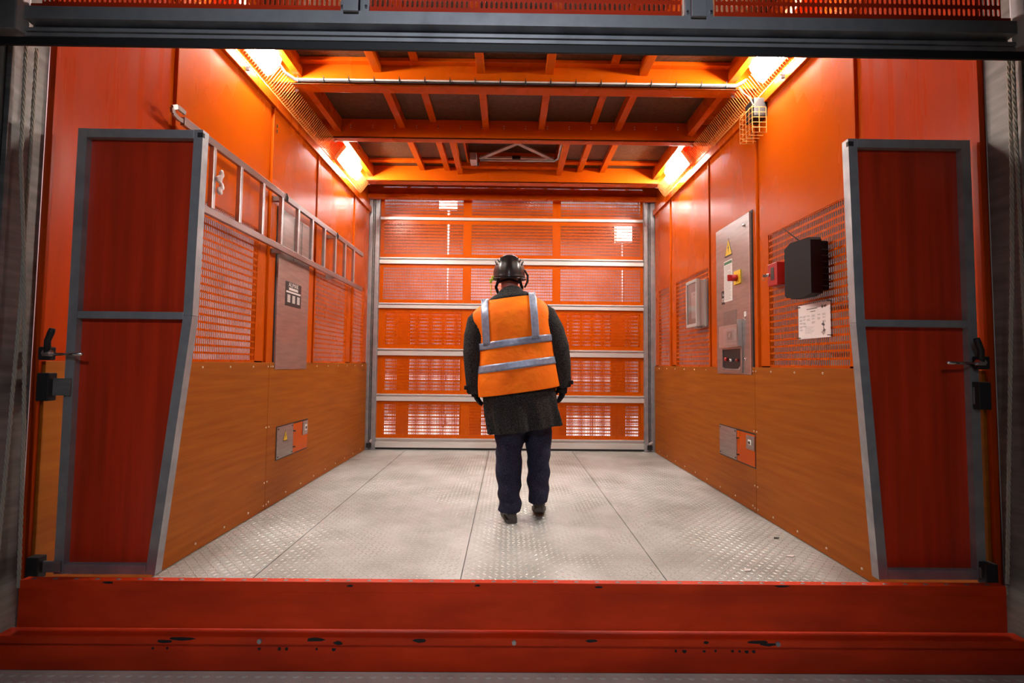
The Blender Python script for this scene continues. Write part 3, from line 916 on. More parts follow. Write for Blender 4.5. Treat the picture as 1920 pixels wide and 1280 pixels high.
# ---- paper notice
pn_ = thing('paper_notice', 'white printed notice tied to the right perforated wall below the black box', 'notice', (XR - .004, 2.815, 1.255))
PX = XR - .004
part('sheet', MB().box(PX, PX - .0006, 2.668, 2.965, 1.255, 1.466), 'paper', pn_)
PP = PX - .0012
PY = lambda u: 2.965 - u * .297
PZ = lambda v: 1.466 - v * .211


def pbox(mb, u0, v0, u1, v1): mb.box(PX - .0006, PP, PY(u0), PY(u1), PZ(v0), PZ(v1))


mb = MB()
pbox(mb, .28, .135, .62, .155)
pbox(mb, .40, .215, .56, .232)
mb2 = MB()
for c, (u, rows) in enumerate(((.04, 5), (.16, 4), (.29, 2), (.44, 3), (.62, 2), (.77, 3))):
    for r in range(rows):
        for q in range(3 if (c + r) % 2 else 2):
            v = .325 + r * .098 + q * .022
            pbox(mb2, u, v, u + .07 + .04 * random.random(), v + .010)
for k in range(6):
    pbox(mb2, .22, .66 + k * .036, .22 + .30 - .04 * (k % 3), .667 + k * .036)
part('print_heading', mb, 'print', pn_)
part('print_table', mb2, 'print_grey', pn_, kind='stuff')
dia = MB()
for k, (u, v, w) in enumerate(((.77, .13, .03),)):
    dia.prism([(PY(u - w), PZ(v)), (PY(u), PZ(v - .055)), (PY(u + w), PZ(v)), (PY(u), PZ(v + .055))], 'x', PX - .0006, PP)
part('logo', dia, 'print', pn_)
lg_ = MB()
pbox(lg_, .81, .10, .89, .125)
pbox(lg_, .81, .135, .88, .155)
part('logo_words', lg_, 'print', pn_)
sk_ = MB()
sk_.prism([(PY(.73), PZ(.62)), (PY(.80), PZ(.58)), (PY(.84), PZ(.66)), (PY(.80), PZ(.68))], 'x', PX - .0006, PP)
sk_.prism([(PY(.77), PZ(.80)), (PY(.82), PZ(.75)), (PY(.86), PZ(.80)), (PY(.81), PZ(.85))], 'x', PX - .0006, PP)
pbox(sk_, .79, .54, .805, .76)
part('sketch', sk_, 'print', pn_)
sk_ = MB()
sk_.prism([(PY(.72), PZ(.84)), (PY(.80), PZ(.80)), (PY(.85), PZ(.86)), (PY(.79), PZ(.94))], 'x', PX - .0006, PX - .0009)
part('sketch_shade', sk_, 'print_grey', pn_)
for y, z in ((2.962, 1.455), (2.672, 1.462), (2.962, 1.262), (2.672, 1.265)):
    part('tie', MB().bar((PX - .003, y - .018, z), (PX - .003, y + .018, z + .003), .007, .005), 'rubber', pn_)


# ---- socket panels low in the kick boards
def socket_panel(side, sign):
    sx = -1 if side == 'left' else 1
    X = (XL if side == 'left' else XR) - sx * .014
    near, far = (3.63, 4.18) if side == 'left' else (3.495, 4.072)
    d = -sx
    a, b = near, far
    lab = 'steel plate with warning triangle and orange flap set in the left kick board' if sign else 'scratched steel plate and orange flap set in the right kick board'
    o = thing('socket_panel', lab, 'panel', (X, (a + b) / 2, .335), group='socket panels in the kick boards')
    part('recess', MB().box(X - d * .004, X + d * .001, a - .008, b + .008, .325, .585), 'label_black', o)
    if side == 'left':
        pa, pb, fa_, fb_ = a, a + .27, a + .275, b
        sa, sb = b - .105, b - .01
        z0, z1 = .455, .572
    else:
        pa, pb, fa_, fb_ = b - .30, b, a, b - .305
        sa, sb = a + .0, a + .115
        z0, z1 = .455, .560
    p = part('cover_plate', MB().box(X, X + d * .006, pa, pb, .335, .577, .001), 'steel', o)
    mb = MB()
    for y in (pa + .018, pb - .018):
        for z in (.35, .562): mb.cyl((X + d * .006, y, z), (X + d * .009, y, z), .006, 8)
    part('plate_screws', mb, 'rubber', p, kind='stuff')
    if sign: warn_triangle(p, X + d * .006, d, pa + .135, .50, .075, .088)
    f = part('orange_flap', MB().box(X, X + d * .004, fa_, fb_, .335, .572, .001), 'orange', o)
    hy = fa_ + .018 if side == 'left' else fb_ - .018
    for z in (.385, .515):
        part('flap_hinge', MB().cyl((X + d * .004, hy - .012, z), (X + d * .010, hy - .012, z), .006, 8).cyl((X + d * .004, hy + .012, z - .004), (X + d * .010, hy + .012, z - .004), .006, 8), 'rubber', f)
    s = part('catch_plate', MB().box(X + d * .004, X + d * .010, sa, sb, z0, z1, .001), 'steel', o)
    yc = (sa + sb) / 2
    part('catch', MB().box(X + d * .010, X + d * .016, yc - .022, yc + .022, z0 + .035, z1 - .03, .003), 'label_white', s)
    part('keyhole', MB().cyl((X + d * .016, yc, (z0 + z1) / 2), (X + d * .018, yc, (z0 + z1) / 2), .012, 10), 'label_black', s)


socket_panel('left', True)
socket_panel('right', False)


# ---- lamps behind the wire guards
def ceiling_lamp(side, ya, yb, which):
    sx = -1 if side == 'left' else 1
    X = XL if side == 'left' else XR
    cx, cz = X - sx * .088, 3.178
    lab = 'lit white bulkhead lamp at the %s end of the %s wire guard' % (which, side)
    o = thing('bulkhead_lamp', lab, 'lamp', (cx, (ya + yb) / 2, cz), group='bulkhead lamps behind the wire guards')
    nx, nz = -sx * .81, -.586             # facing into the cage and down
    tx, tz = -sx * .586, .81              # across the lamp
    def P(t, n, y): return (cx + tx * t + nx * n, y, cz + tz * t + nz * n)
    hb = MB()
    pf = [(-.082, -.03), (.082, -.03), (.082, .004), (-.082, .004)]
    hb.loft([[P(t, n, ya) for t, n in pf], [P(t, n, yb) for t, n in pf]])
    part('housing', hb, 'grey_plastic', o)
    df = [(-.076, .004), (-.072, .026), (-.045, .038), (.045, .038), (.072, .026), (.076, .004)]
    rings = []
    for y, k in ((ya + .012, .55), (ya + .03, 1), (yb - .03, 1), (yb - .012, .55)):
        rings.append([P(t * (.9 if k < 1 else 1), .004 + (n - .004) * k, y) for t, n in df])
    part('diffuser', MB().loft(rings), 'lamp_glass', o)
    return o


for side in ('left', 'right'):
    ceiling_lamp(side, 2.76, 3.27, 'front')
    ceiling_lamp(side, 4.62, 5.09, 'rear')


# ---- wire guards
def wire_guard(side):
    sx = -1 if side == 'left' else 1
    X = XL if side == 'left' else XR
    o = thing('wire_guard', 'orange wire mesh guard running below the lamps on the %s' % side, 'guard', (X, 3.8, 3.02), group='wire mesh lamp guards')
    pr = [(X - sx * .030, 3.062), (X - sx * .052, 3.030), (X - sx * .075, 3.045), (X - sx * .152, 3.148)]
    mb = MB()
    y = 2.15
    while y < 5.335:
        mb.tube([(p[0], y, p[1]) for p in pr], .0027, 4)
        y += .026
    part('cross_wires', mb, 'wire', o, kind='stuff')
    lw = MB()
    for q in (pr[0], ((pr[0][0] + pr[1][0]) / 2, (pr[0][1] + pr[1][1]) / 2), pr[1], pr[2], (pr[2][0] * .8 + pr[3][0] * .2, pr[2][1] * .8 + pr[3][1] * .2)):
        lw.tube([(q[0], 2.15, q[1]), (q[0], 5.335, q[1])], .0024, 4)
    part('long_wires', lw, 'wire', o, kind='stuff')
    for y in (3.475, 4.285, 5.33):
        part('clip', MB().cyl((X - sx * .150, y, 3.150), (X - sx * .156, y, 3.135), .016, 8), 'chrome', o)
    part('wall_clip', MB().box(X - sx * .028, X - sx * .05, 3.02, 3.032, 3.0, 3.028, .002), 'rubber', o)
    return o


wire_guard('left')
wire_guard('right')

# ---- small wire cage with sounder on the right
sc_ = thing('sounder_cage', 'small wire cage around a dark sounder hanging under the right wire guard', 'cage', (XR - .06, 3.33, 2.72))
x0, x1, ya, yb, z0, z1 = XR - .13, XR - .03, 3.25, 3.43, 2.745, 2.93
for y in (ya, yb):
    mb = MB()
    for k in range(3):
        x = x0 + (x1 - x0) * k / 2
        mb.tube([(x, y, z0), (x, y, z1)], .0024, 5)
    for k in range(6):
        z = z0 + (z1 - z0) * k / 5
        mb.tube([(x0, y, z), (x1, y, z)], .0024, 5)
    part('end_mesh', mb, 'wire', sc_)
mb = MB()
for k in range(6):
    z = z0 + (z1 - z0) * k / 5
    mb.tube([(x0, ya, z), (x0, yb, z)], .0024, 5)
for k in range(5):
    y = ya + (yb - ya) * k / 4
    mb.tube([(x0, y, z0), (x0, y, z1), (x0 + .05, y, z1 + .07)], .0024, 5)
    mb.tube([(x0, y, z0), (x1, y, z0)], .0024, 5)
part('front_mesh', mb, 'wire', sc_)
part('sounder', MB().box(x0 + .03, XR, ya + .03, yb - .02, z1 - .05, z1 + .09, .01), 'rubber', sc_)
part('lead', MB().tube([(x0 + .02, ya + .02, z1 + .02), (x0 - .005, 3.27, z1 + .08), (x0 - .01, 3.36, z1 + .17), (x0 - .015, 3.40, 3.16)], .004, 6), 'cable_white', sc_, smooth=True)

# ---- cable along the front cross beam
cbx = thing('ceiling_cable', 'pair of white and black cables tied along the front ceiling beam', 'cable', (0, 3.395, 3.17))
zz = lambda x: 3.178
pth = [(-1.70, 3.30, 3.27), (-1.66, 3.36, 3.205)] + [(x, 3.399, zz(x)) for x in (-1.60, -1.2, -.6, 0, .6, 1.2, 1.68)] + [(1.74, 3.36, 3.20)]
part('white_cable', MB().tube(pth, .0068, 7), 'cable_white', cbx, smooth=True)
part('black_cable', MB().tube([(p[0], p[1] + .002, p[2] - .013) for p in pth], .0058, 7), 'rubber', cbx, smooth=True)
k = -1.58
while k < 1.70:
    part('cable_tie', MB().box(k - .004, k + .004, 3.390, 3.4085, zz(k) - .022, zz(k) + .012, .001).box(k - .002, k + .002, 3.388, 3.392, zz(k) + .012, zz(k) + .024), 'rubber', cbx)
    k += .1875


# ---- ropes in the guide channels
def rope(points, label, r=.0058):
    pts = [Vector(p) for p in points]
    fine = []
    for a, b in zip(pts[:-1], pts[1:]):
        n = max(2, int((b - a).length / .006))
        for i in range(n): fine.append(a.lerp(b, i / n))
    fine.append(pts[-1])
    mb = MB()
    for s in range(3):
        path = []
        for i, p in enumerate(fine):
            ang = i * .55 + s * 2 * math.pi / 3
            path.append(p + Vector((math.cos(ang), math.sin(ang), 0)) * r * .55)
        mb.tube(path, r * .55, 5)
    o = link('rope', mb.mesh('rope', points[-1], True), 'rope', None, points[-1])
    return tag(o, label, 'rope', 'gate ropes')


rope([(-1.775, 1.715, 2.24), (-1.775, 1.715, 1.91), (-1.775, 1.71, 1.61), (-1.775, 1.712, 1.30), (-1.775, 1.700, .84), (-1.775, 1.682, .26)], 'worn rope in the left guide channel slanting toward the picture edge at its foot')
rope([(-1.752, 1.655, 2.24), (-1.752, 1.660, 1.80), (-1.752, 1.686, 1.51), (-1.752, 1.703, 1.30), (-1.752, 1.728, .83), (-1.752, 1.742, .26)], 'worn rope in the left guide channel slanting toward the wall at its foot')
rope([(1.83, 1.662, 2.24), (1.83, 1.665, 1.83), (1.83, 1.678, 1.45), (1.83, 1.71, .87), (1.83, 1.741, .26)], 'worn rope hanging in the right guide channel, slanting toward the wall')
rope([(1.835, 1.652, 2.24), (1.835, 1.650, 1.2), (1.835, 1.652, .26)], 'straight rope hanging in the right guide channel beside the picture edge')


# ---- small litter on the floor
for k, (x, y, a, L_, mtl, lab) in enumerate(((1.28, 2.53, .3, .05, 'rag', 'pale scrap of debris on the floor near the right wing screen'),
                                              (1.62, 2.72, -.2, .05, 'rag', 'pale scrap of debris at the foot of the right kick board'),
                                              (1.70, 3.0, .1, .04, 'rubber', 'dark scrap of debris at the foot of the right kick board'),
                                              (.42, 5.42, .1, .04, 'rubber', 'dark scrap of debris on the floor near the rear gate'))):
    c, s = math.cos(a), math.sin(a)
    mb = MB()
    pl_ = [(-.5, -.1), (.1, -.22), (.5, .02), (.15, .2), (-.3, .16)]
    mb.prism([(x + L_ * (u * c - w * s), y + L_ * (u * s + w * c)) for u, w in pl_], 'z', .0024, .006)
    tag(link('debris_scrap', mb.mesh('debris_scrap', (x, y, .0024)), mtl, None, (x, y, .0024)), lab, 'debris')

# ================================================================== PERSON (seen from behind)
PYc = 3.30
pe = thing('person', 'person in orange high-visibility vest, dark coat and black helmet walking toward the rear gate', 'person', (.10, PYc, 0))
SH = .145                                   # sideways lean: right side of the body higher


def interp(tab, z):
    """smooth (finite-difference Hermite) interpolation of the body sections"""
    if z <= tab[0][0]: return tab[0][1:]
    if z >= tab[-1][0]: return tab[-1][1:]
    for i in range(len(tab) - 1):
        if z <= tab[i + 1][0]:
            p0, p1, p2, p3 = tab[max(i - 1, 0)], tab[i], tab[i + 1], tab[min(i + 2, len(tab) - 1)]
            h = p2[0] - p1[0]
            t = (z - p1[0]) / h
            out = []
            for q in range(1, len(p1)):
                m1 = (p2[q] - p0[q]) / max(1e-6, p2[0] - p0[0]) * h
                m2 = (p3[q] - p1[q]) / max(1e-6, p3[0] - p1[0]) * h
                out.append((2 * t ** 3 - 3 * t ** 2 + 1) * p1[q] + (t ** 3 - 2 * t ** 2 + t) * m1 + (-2 * t ** 3 + 3 * t ** 2) * p2[q] + (t ** 3 - t ** 2) * m2)
            return tuple(out)


#        z     cx    cy     half w  half d
TORSO = [(.62, .118, .000, .250, .165), (.80, .085, .000, .252, .165), (.95, .068, .000, .248, .160), (1.10, .058, .005, .236, .150), (1.25, .050, .005, .236, .150),
         (1.38, .028, .012, .252, .150), (1.44, .012, .018, .252, .146), (1.485, .004, .028, .236, .134), (1.522, .003, .040, .192, .116), (1.552, .005, .052, .142, .100), (1.578, .008, .062, .103, .086), (1.60, .010, .070, .078, .076)]


def torso_pt(u, z, off=0.0, wob=0.0):
    cx, cy, a, b = interp(TORSO, z)
    n = 2.5
    c, s = math.cos(u), math.sin(u)
    r = (abs(c) ** n + abs(s) ** n) ** (-1 / n)
    x = cx + (a + off) * r * c
    y = cy + (b + off) * r * s
    if wob:
        fold = wob * (math.sin(5 * u + 9 * z) * .5 + math.sin(9 * u - 14 * z + 1.3) * .35 + math.sin(3 * u + 23 * z) * .3)
        x += fold * c
        y += fold * s
    return Vector((x, PYc + y, z + SH * (x - .05)))


def chain(path, rad, n=16, squash=1.0):
    mb = MB()
    mb.tube(path, rad, n)
    return mb


# sleeves (paths relative to the world)
SL = [(-.165, PYc + .03, 1.43), (-.222, PYc + .02, 1.37), (-.246, PYc + .005, 1.27), (-.252, PYc + .0, 1.16), (-.243, PYc + .02, 1.02), (-.236, PYc + .045, .91), (-.235, PYc + .05, .872)]
SLr = [.075, .078, .070, .067, .064, .060, .059]
SRp = [(.185, PYc + .035, 1.475), (.262, PYc + .02, 1.42), (.318, PYc + .005, 1.32), (.358, PYc - .005, 1.20), (.376, PYc + .01, 1.08), (.384, PYc + .03, .955), (.385, PYc + .035, .925)]
SRr = [.075, .082, .076, .070, .066, .062, .061]

# -- body: one continuous mesh with head, neck, trunk, limbs and hands
HC = Vector((.002, PYc + .095, 1.716))     # head centre


def hand_shells(mb, wrist, down, side, fwd):
    """palm and five fingers; side points toward the thumb"""
    wrist, d, s, f = Vector(wrist), Vector(down).normalized(), Vector(side).normalized(), Vector(fwd).normalized()
    mb.tube([wrist - d * .02, wrist + d * .02, wrist + d * .055, wrist + d * .088], [.026, .030, .036, .032], 12)
    for k, (o_, L_, r_) in enumerate(((.027, .070, .0095), (.009, .080, .010), (-.009, .074, .0098), (-.026, .058, .0088))):
        p = wrist + d * .078 + s * o_
        mb.tube([p, p + d * L_ * .42 + f * .006, p + d * L_ * .75 + f * .020, p + d * L_ * .95 + f * .036], [r_ * 1.1, r_, r_ * .95, r_ * .75], 8)
    p = wrist + d * .030 + s * .026
    mb.tube([p, p + d * .028 + s * .022 + f * .010, p + d * .055 + s * .026 + f * .020, p + d * .072 + s * .022 + f * .026], [.014, .0125, .011, .0085], 8)


hips = Vector((.10, PYc, .92))
body = MB()
body.loft([[torso_pt(2 * math.pi * k / 20, z, -.022) for k in range(20)] for z in (.80, .9, 1.0, 1.1, 1.2, 1.3, 1.38, 1.43, 1.47, 1.50)])
body.tube([(.006, PYc + .055, 1.46), (.006, PYc + .072, 1.55), (.004, PYc + .086, 1.64), (.004, PYc + .09, 1.70)], [.072, .062, .060, .064], 16)
body.ball(HC + Vector((0, .0, .02)), .1, 18, 12, (.76, .95, 1.10))
body.ball(HC + Vector((0, .045, -.055)), .07, 14, 9, (.80, .85, .95))        # jaw
body.tube([HC + Vector((0, .090, .012)), HC + Vector((0, .112, -.022)), HC + Vector((0, .100, -.034))], [.009, .014, .010], 8)   # nose
body.ball(HC + Vector((0, .094, -.070)), .02, 10, 6, (1.2, .5, .42))       # lips
for sx in (-1, 1):
    body.ball(HC + Vector((sx * .079, .0, -.022)), .032, 10, 8, (.32, .62, 1.0))   # ears
    body.ball(HC + Vector((sx * .030, .083, .012)), .013, 8, 6, (1, .6, .7))     # eyes
body.tube([p for p in SL[:-1]], [r - .022 for r in SLr[:-1]], 12)
body.tube([p for p in SRp[:-1]], [r - .022 for r in SRr[:-1]], 12)
LEG_L = [(.045, PYc + .0, .86), (.020, PYc + .01, .66), (.008, PYc + .02, .50), (.010, PYc - .005, .32), (.018, PYc + .0, .16), (.022, PYc + .0, .075)]
LEG_R = [(.190, PYc + .02, .88), (.212, PYc + .05, .68), (.222, PYc + .075, .52), (.220, PYc + .06, .34), (.219, PYc + .04, .20), (.219, PYc + .035, .145)]
body.tube(LEG_L, [.085, .075, .060, .055, .040, .036], 12)
body.tube(LEG_R, [.085, .075, .060, .055, .040, .036], 12)
link_world('body', evald(body, 'body', .008, 3), 'skin', pe)
for wrist, dn, sd, nm in (((-.234, PYc + .052, .935), (.10, .06, -1), (.35, .9, .05), 'black glove on the left hand'), ((.386, PYc + .038, .965), (.02, .05, -1), (-.35, .9, .05), 'black glove on the right hand')):
    hm = MB()
    s_ = Vector(sd)
    hand_shells(hm, wrist, dn, s_, Vector(dn).cross(s_) * (1 if wrist[0] < 0 else -1))
    g_ = link_world('glove', evald(hm, 'glove', .0035, 2), 'strap', pe)
    g_['label'] = nm

# -- trousers
def leg_shell(path, rad, ph):
    rings = []
    N = 22
    fine = []
    for i in range(len(path) - 1):
        for q in range(7):
            t = q / 7
            p = Vector(path[i]).lerp(Vector(path[i + 1]), t)
            fine.append((p, rad[i] + (rad[i + 1] - rad[i]) * t))
    fine.append((Vector(path[-1]), rad[-1]))
    for p, r in fine:
        ring = []
        for k in range(N):
            u = 2 * math.pi * k / N
            rr = r * (1 + .045 * math.sin(2 * u + 22 * p.z + ph) + .055 * math.sin(1.0 * u - 47 * p.z + ph * 2) * (1.4 if p.z < .28 else .8) + .03 * math.sin(3 * u + 63 * p.z))
            ring.append(p + Vector((math.cos(u) * rr, math.sin(u) * rr * 1.15, 0)))
        rings.append(ring)
    return rings


tr = MB()
tr.loft(leg_shell([(.06, PYc, .90), (.030, PYc + .0, .70), (.012, PYc + .015, .54), (.010, PYc + .0, .34), (.018, PYc + .005, .17), (.020, PYc - .0, .072)], [.118, .108, .098, .088, .080, .076], .4))
tr.loft(leg_shell([(.19, PYc + .01, .92), (.207, PYc + .045, .72), (.220, PYc + .075, .56), (.222, PYc + .06, .36), (.220, PYc + .035, .20), (.219, PYc + .03, .125)], [.115, .104, .093, .080, .072, .069], 2.1))
tr.ball((.12, PYc, .90), .19, 18, 10, (1.0, .82, .7))
link_world('trousers', evald(tr, 'trousers', .009, 1), 'trousers', pe)


# -- shoes
def shoe(ankle, heel, toe, lab):
    heel, toe = Vector(heel), Vector(toe)
    d = (toe - heel)
    L_ = d.length
    f = d.normalized()
    s = Vector((f.y, -f.x, 0)).normalized()
    u = s.cross(f)
    rings, srings = [], []
    for t, w, h in ((.0, .026, .050), (.05, .034, .066), (.15, .038, .078), (.30, .040, .075), (.45, .043, .062), (.62, .048, .050), (.80, .046, .042), (.93, .034, .034), (1.0, .018, .022)):
        c = heel + d * t
        rings.append([c + s * (w * math.cos(a)) + u * (.016 + h * .5 + h * .5 * math.sin(a)) for a in [2 * math.pi * k / 14 for k in range(14)]])
        srings.append([c + s * ((w + .004) * x_) + u * y_ for x_, y_ in ((-1, 0), (1, 0), (1.0, .024), (-1.0, .024))])
    o = link_world('shoe', evald(MB().loft(rings).tube([ankle, Vector(heel) + f * .045 + u * .05], [.036, .036], 12), 'shoe', .006, 1), 'shoe', pe)
    o['label'] = lab
    sm = MB().loft(srings)
    part('sole', sm, 'sole', o)


shoe((.020, PYc + .01, .10), (.036, PYc - .065, .003), (-.005, PYc + .215, .003), 'left work shoe planted flat')
shoe((.219, PYc + .055, .15), (.221, PYc + .005, .058), (.240, PYc + .255, .006), 'right work shoe with its heel lifted')

# -- coat
co = MB()
zs = [.62, .65, .70, .76, .82, .88, .94, 1.0, 1.06, 1.12, 1.18, 1.24, 1.30, 1.35, 1.39, 1.42, 1.45, 1.475, 1.495, 1.515, 1.535, 1.552, 1.570, 1.588]
NU = 96
def coat_pt(u, z):
    p = torso_pt(u, z, .0, .006 if z > .95 else .004)
    d = max(0.0, (.95 - z) / .33)
    f = d * (.014 * math.sin(11 * u + .6) + .010 * math.sin(17 * u + 1.0 + 3 * z) + .006 * math.sin(5 * u - 4 * z))
    return p + Vector((math.cos(u) * f, math.sin(u) * f * 1.2, 0))


co.loft([[coat_pt(2 * math.pi * k / NU, z) for k in range(NU)] for z in zs])
co.tube(SL, SLr, 18)
co.tube(SRp, SRr, 18)
cm = evald(co, 'coat', .0085, 2)
coat = link_world('coat', cm, 'coat', pe)
# collar standing up behind the neck
rings = []
for z, off, up_z in ((1.552, .024, .0), (1.566, .026, .004), (1.580, .022, .010), (1.592, .016, .020), (1.600, .012, .034), (1.600, .006, .040)):
    ring = []
    for q in range(31):
        u = math.radians(172 + 196 * q / 30)
        sag = .030 * abs(math.cos(u)) ** 2.0 if up_z > .015 else .004 * abs(math.cos(u))
        ring.append(torso_pt(u, z, off) + Vector((0, 0, up_z - sag)))
    rings.append(ring)
col_ = MB().loft(rings, False, False)
collar = link_world('collar', col_.mesh('collar', (0, 0, 0), True), 'coat', coat)
sd_ = collar.modifiers.new('thick', 'SOLIDIFY')
sd_.thickness = .010
# vent in the coat back, below the vest
part('back_vent', MB().bar(torso_pt(math.radians(262), .63, .010), torso_pt(math.radians(263), .90, .008), .010, .006, (0, 1, 0)), 'strap', coat)
for cpos, dv in ((SL[-2], -1), (SRp[-2], 1)):
    c = Vector(cpos)
    cf = part('cuff_tab', MB().box(c.x + dv * .045, c.x + dv * .072, c.y - .05, c.y + .0, c.z - .012, c.z + .016, .004), 'coat', coat)
    part('cuff_button', MB().cyl((c.x + dv * .050, c.y - .052, c.z + .004), (c.x + dv * .052, c.y - .058, c.z + .004), .009, 10), 'black_gloss', cf)

# -- vest: torso surface with armholes, slightly outside the coat
def vest_off(z): return .014 + (.012 if z < 1.05 else .012 * max(0, (1.2 - z) / .15) if z < 1.2 else 0)


vs, fs = [], []
NV = 180
VR = 130
vz = [.888 + (1.60 - .888) * i / VR for i in range(VR + 1)]
for z in vz:
    for k in range(NV):
        vs.append(torso_pt(2 * math.pi * k / NV, z, vest_off(z), .0065 * min(1, max(0.0, (1.45 - z) / .2))))
TB = Vector((0, 0, 0))


def in_armhole(p, u):
    # p unsheared height; sides only
    z = p.z - SH * (p.x - .05)
    left = p.x < .03
    cx, cy, a, b = interp(TORSO, z)
    side = math.cos(u)
    if abs(side) < .30: return False
    yy = (p.y - PYc - cy)
    # armhole ellipse in the side view (y,z)
    e = (yy / .092) ** 2 + ((z - 1.335) / .118) ** 2
    return e < 1.0


def neck_cut(p, u):
    z = p.z - SH * (p.x - .05)
    back = math.sin(u) < 0
    return z > (1.570 if back else 1.47)


for i in range(VR):
    for k in range(NV):
        idx = (i * NV + k, i * NV + (k + 1) % NV, (i + 1) * NV + (k + 1) % NV, (i + 1) * NV + k)
        c = sum((vs[q] for q in idx), Vector()) / 4
        u = 2 * math.pi * (k + .5) / NV
        if in_armhole(c, u) or neck_cut(c, u): continue
        fs.append(idx)
vm = MB().add(vs, fs)
vest = link_world('vest', vm.mesh('vest', (0, 0, 0), True), 'vest', pe)
bmv = bmesh.new()
bmv.from_mesh(vest.data)
bmesh.ops.delete(bmv, geom=[v for v in bmv.verts if not v.link_faces], context='VERTS')
bmv.to_mesh(vest.data)
bmv.free()
for p in vest.data.polygons: p.use_smooth = True
so = vest.modifiers.new('thick', 'SOLIDIFY')
so.thickness = .004
so.offset = 1


def strip(us, zs_, name, off=.0055):
    """patch of reflective tape: grid of (u(t), z) on the vest surface"""
    rows = []
    for t, row in enumerate(zs_):
        rows.append([torso_pt(us(row, q), row, vest_off(row) + off, .0065 * min(1, max(0.0, (1.45 - row) / .2))) for q in range(9)])
    mbs = MB().loft(rows, False, False)
    o = link_world(name, mbs.mesh(name, (0, 0, 0), True), 'reflective', vest)
    s = o.modifiers.new('thick', 'SOLIDIFY')
    s.thickness = .002
    s.offset = 1
    return o


def ring_band(za, zb, name, off=.006):
    rows = []
    for q in range(5):
        z = za + (zb - za) * q / 4
        rows.append([torso_pt(2 * math.pi * k / NV, z, vest_off(z) + off, .0065 * min(1, max(0.0, (1.45 - z) / .2))) for k in range(NV)])
    mbs = MB().loft(rows, False, True)
    o = link_world(name, mbs.mesh(name, (0, 0, 0), True), 'reflective', vest)
    s = o.modifiers.new('thick', 'SOLIDIFY')
    s.thickness = .002
    s.offset = 1
    return o


ring_band(1.205, 1.255, 'reflective_band')
ring_band(1.048, 1.100, 'reflective_band')


def brace(xa, xb, name='reflective_brace'):
    """upright tape on the back between band and shoulder: found by x on the back surface"""
    rows = []
    for q in range(16):
        z = 1.235 + (1.560 - 1.235) * q / 15
        t = q / 15
        xc = xa + (xb - xa) * t
        row = []
        for e in range(7):
            xx = xc + (e / 6 - .5) * .050
            cx, cy, a, b = interp(TORSO, z)
            aa = a + vest_off(z) + .0062
            rel = max(-.985, min(.985, (xx - cx) / aa))
            # superellipse: |x/a|^n + |y/b|^n = 1, back side
            y = -(b + vest_off(z) + .0062) * (1 - abs(rel) ** 2.5) ** (1 / 2.5)
            lift = max(0.0, (z - 1.43) / .115)
            row.append(Vector((xx, PYc + cy + y - .005 - .004 * lift, z + SH * (xx - .05) + .012 * lift)))
        rows.append(row)
    mbs = MB().loft(rows, False, False)
    o = link_world(name, mbs.mesh(name, (0, 0, 0), True), 'reflective', vest)
    s = o.modifiers.new('thick', 'SOLIDIFY')
    s.thickness = .002
    return o


brace(-.148, -.172)
brace(.184, .160)

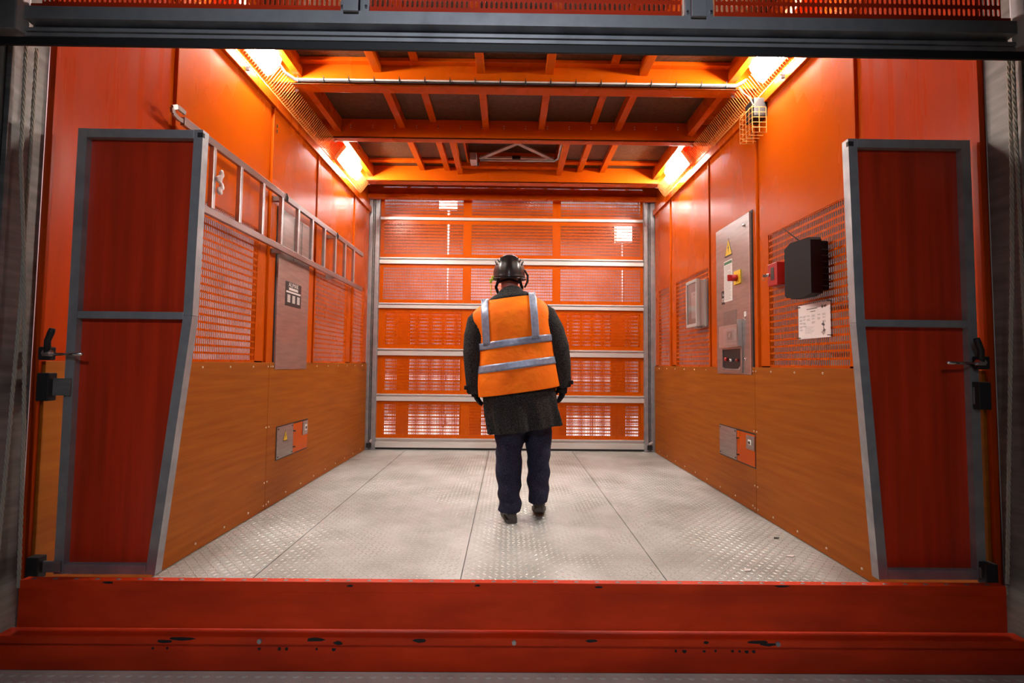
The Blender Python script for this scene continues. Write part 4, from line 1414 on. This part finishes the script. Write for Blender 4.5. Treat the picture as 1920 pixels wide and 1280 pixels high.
# -- helmet: ribbed climbing-style shell
he = MB()
rings = []
HN = 60
Hc = HC + Vector((-.002, -.006, .036))
for i in range(17):
    t = (i / 16) ** .8
    ring = []
    for k in range(HN):
        u = 2 * math.pi * k / HN
        c, s_ = math.cos(u), math.sin(u)
        w = max(1e-3, (1 - t ** 2.35)) ** (1 / 2.35)
        rim = .007 * max(0, 1 - t * 9)
        rib = .0028 * max(0, math.sin(t * math.pi)) * math.cos(8 * u)
        z0 = -.058 - .012 * max(0, -s_) ** 2 + .012 * max(0, s_)
        z = z0 + (.122 - z0) * t
        ring.append(Hc + Vector(((.115 + rib + rim) * w * c, (.132 + rib + rim) * w * s_, z)))
    rings.append(ring)
he.loft(rings, False)
hm_ = he.mesh('helmet', (0, 0, 0), True)
hel = link_world('helmet', hm_, 'black_gloss', pe)
s = hel.modifiers.new('thick', 'SOLIDIFY')
s.thickness = .006
hel['label'] = 'black climbing-style safety helmet'
rm = [rings[0][k] + Vector((0, 0, 0)) for k in range(HN)]
part('rim', MB().tube(rm + [rm[0]], .0035, 6), 'black_gloss', hel, smooth=True)
for sx in (-1, 1):
    for q in range(3):
        a = Hc + Vector((sx * (.052 + .018 * q), -.088 + .012 * q, .058 - .012 * q))
        part('vent_slot', MB().bar(a, a + Vector((sx * .012, .012, .030)), .008, .006, (0, 1, 0)), 'rubber', hel)
# nape strap and chin straps
nape = [Hc + Vector((.088 * math.cos(math.radians(a)), .105 * math.sin(math.radians(a)) + .012, -.072 - .016 * abs(math.cos(math.radians(a))))) for a in range(200, 341, 10)]
mb = MB()
for a, b in zip(nape[:-1], nape[1:]): mb.bar(a, b, .006, .016, (0, 0, 1))
part('nape_band', mb, 'strap', hel)
for sx in (-1, 1):
    a, b, c = Hc + Vector((sx * .072, -.086, -.066)), Hc + Vector((sx * .094, -.030, -.120)), Hc + Vector((sx * .074, .055, -.165))
    part('chin_strap', MB().bar(a, b, .005, .020, (1, 0, 0)).bar(b, c, .005, .020, (1, 0, 0)), 'strap', hel)
part('ear_bracket', MB().tube([Hc + Vector((.112, -.01, .01)), Hc + Vector((.135, -.012, -.03)), Hc + Vector((.133, -.015, -.075)), Hc + Vector((.112, -.02, -.118))], [.006, .008, .008, .006], 8), 'strap', hel, smooth=True)
tgm = part('lime_clip', MB().box(Hc.x - .128, Hc.x - .102, Hc.y - .045, Hc.y - .02, Hc.z - .072, Hc.z - .040, .006).box(Hc.x - .142, Hc.x - .122, Hc.y - .045, Hc.y - .025, Hc.z - .090, Hc.z - .062, .005), 'lime', hel, label='lime green clip')
part('clip_cord', MB().tube([Hc + Vector((-.132, -.036, -.085)), Hc + Vector((-.128, -.04, -.12)), Hc + Vector((-.130, -.04, -.150)), Hc + Vector((-.127, -.045, -.185))], .0025, 6), 'lime', tgm)
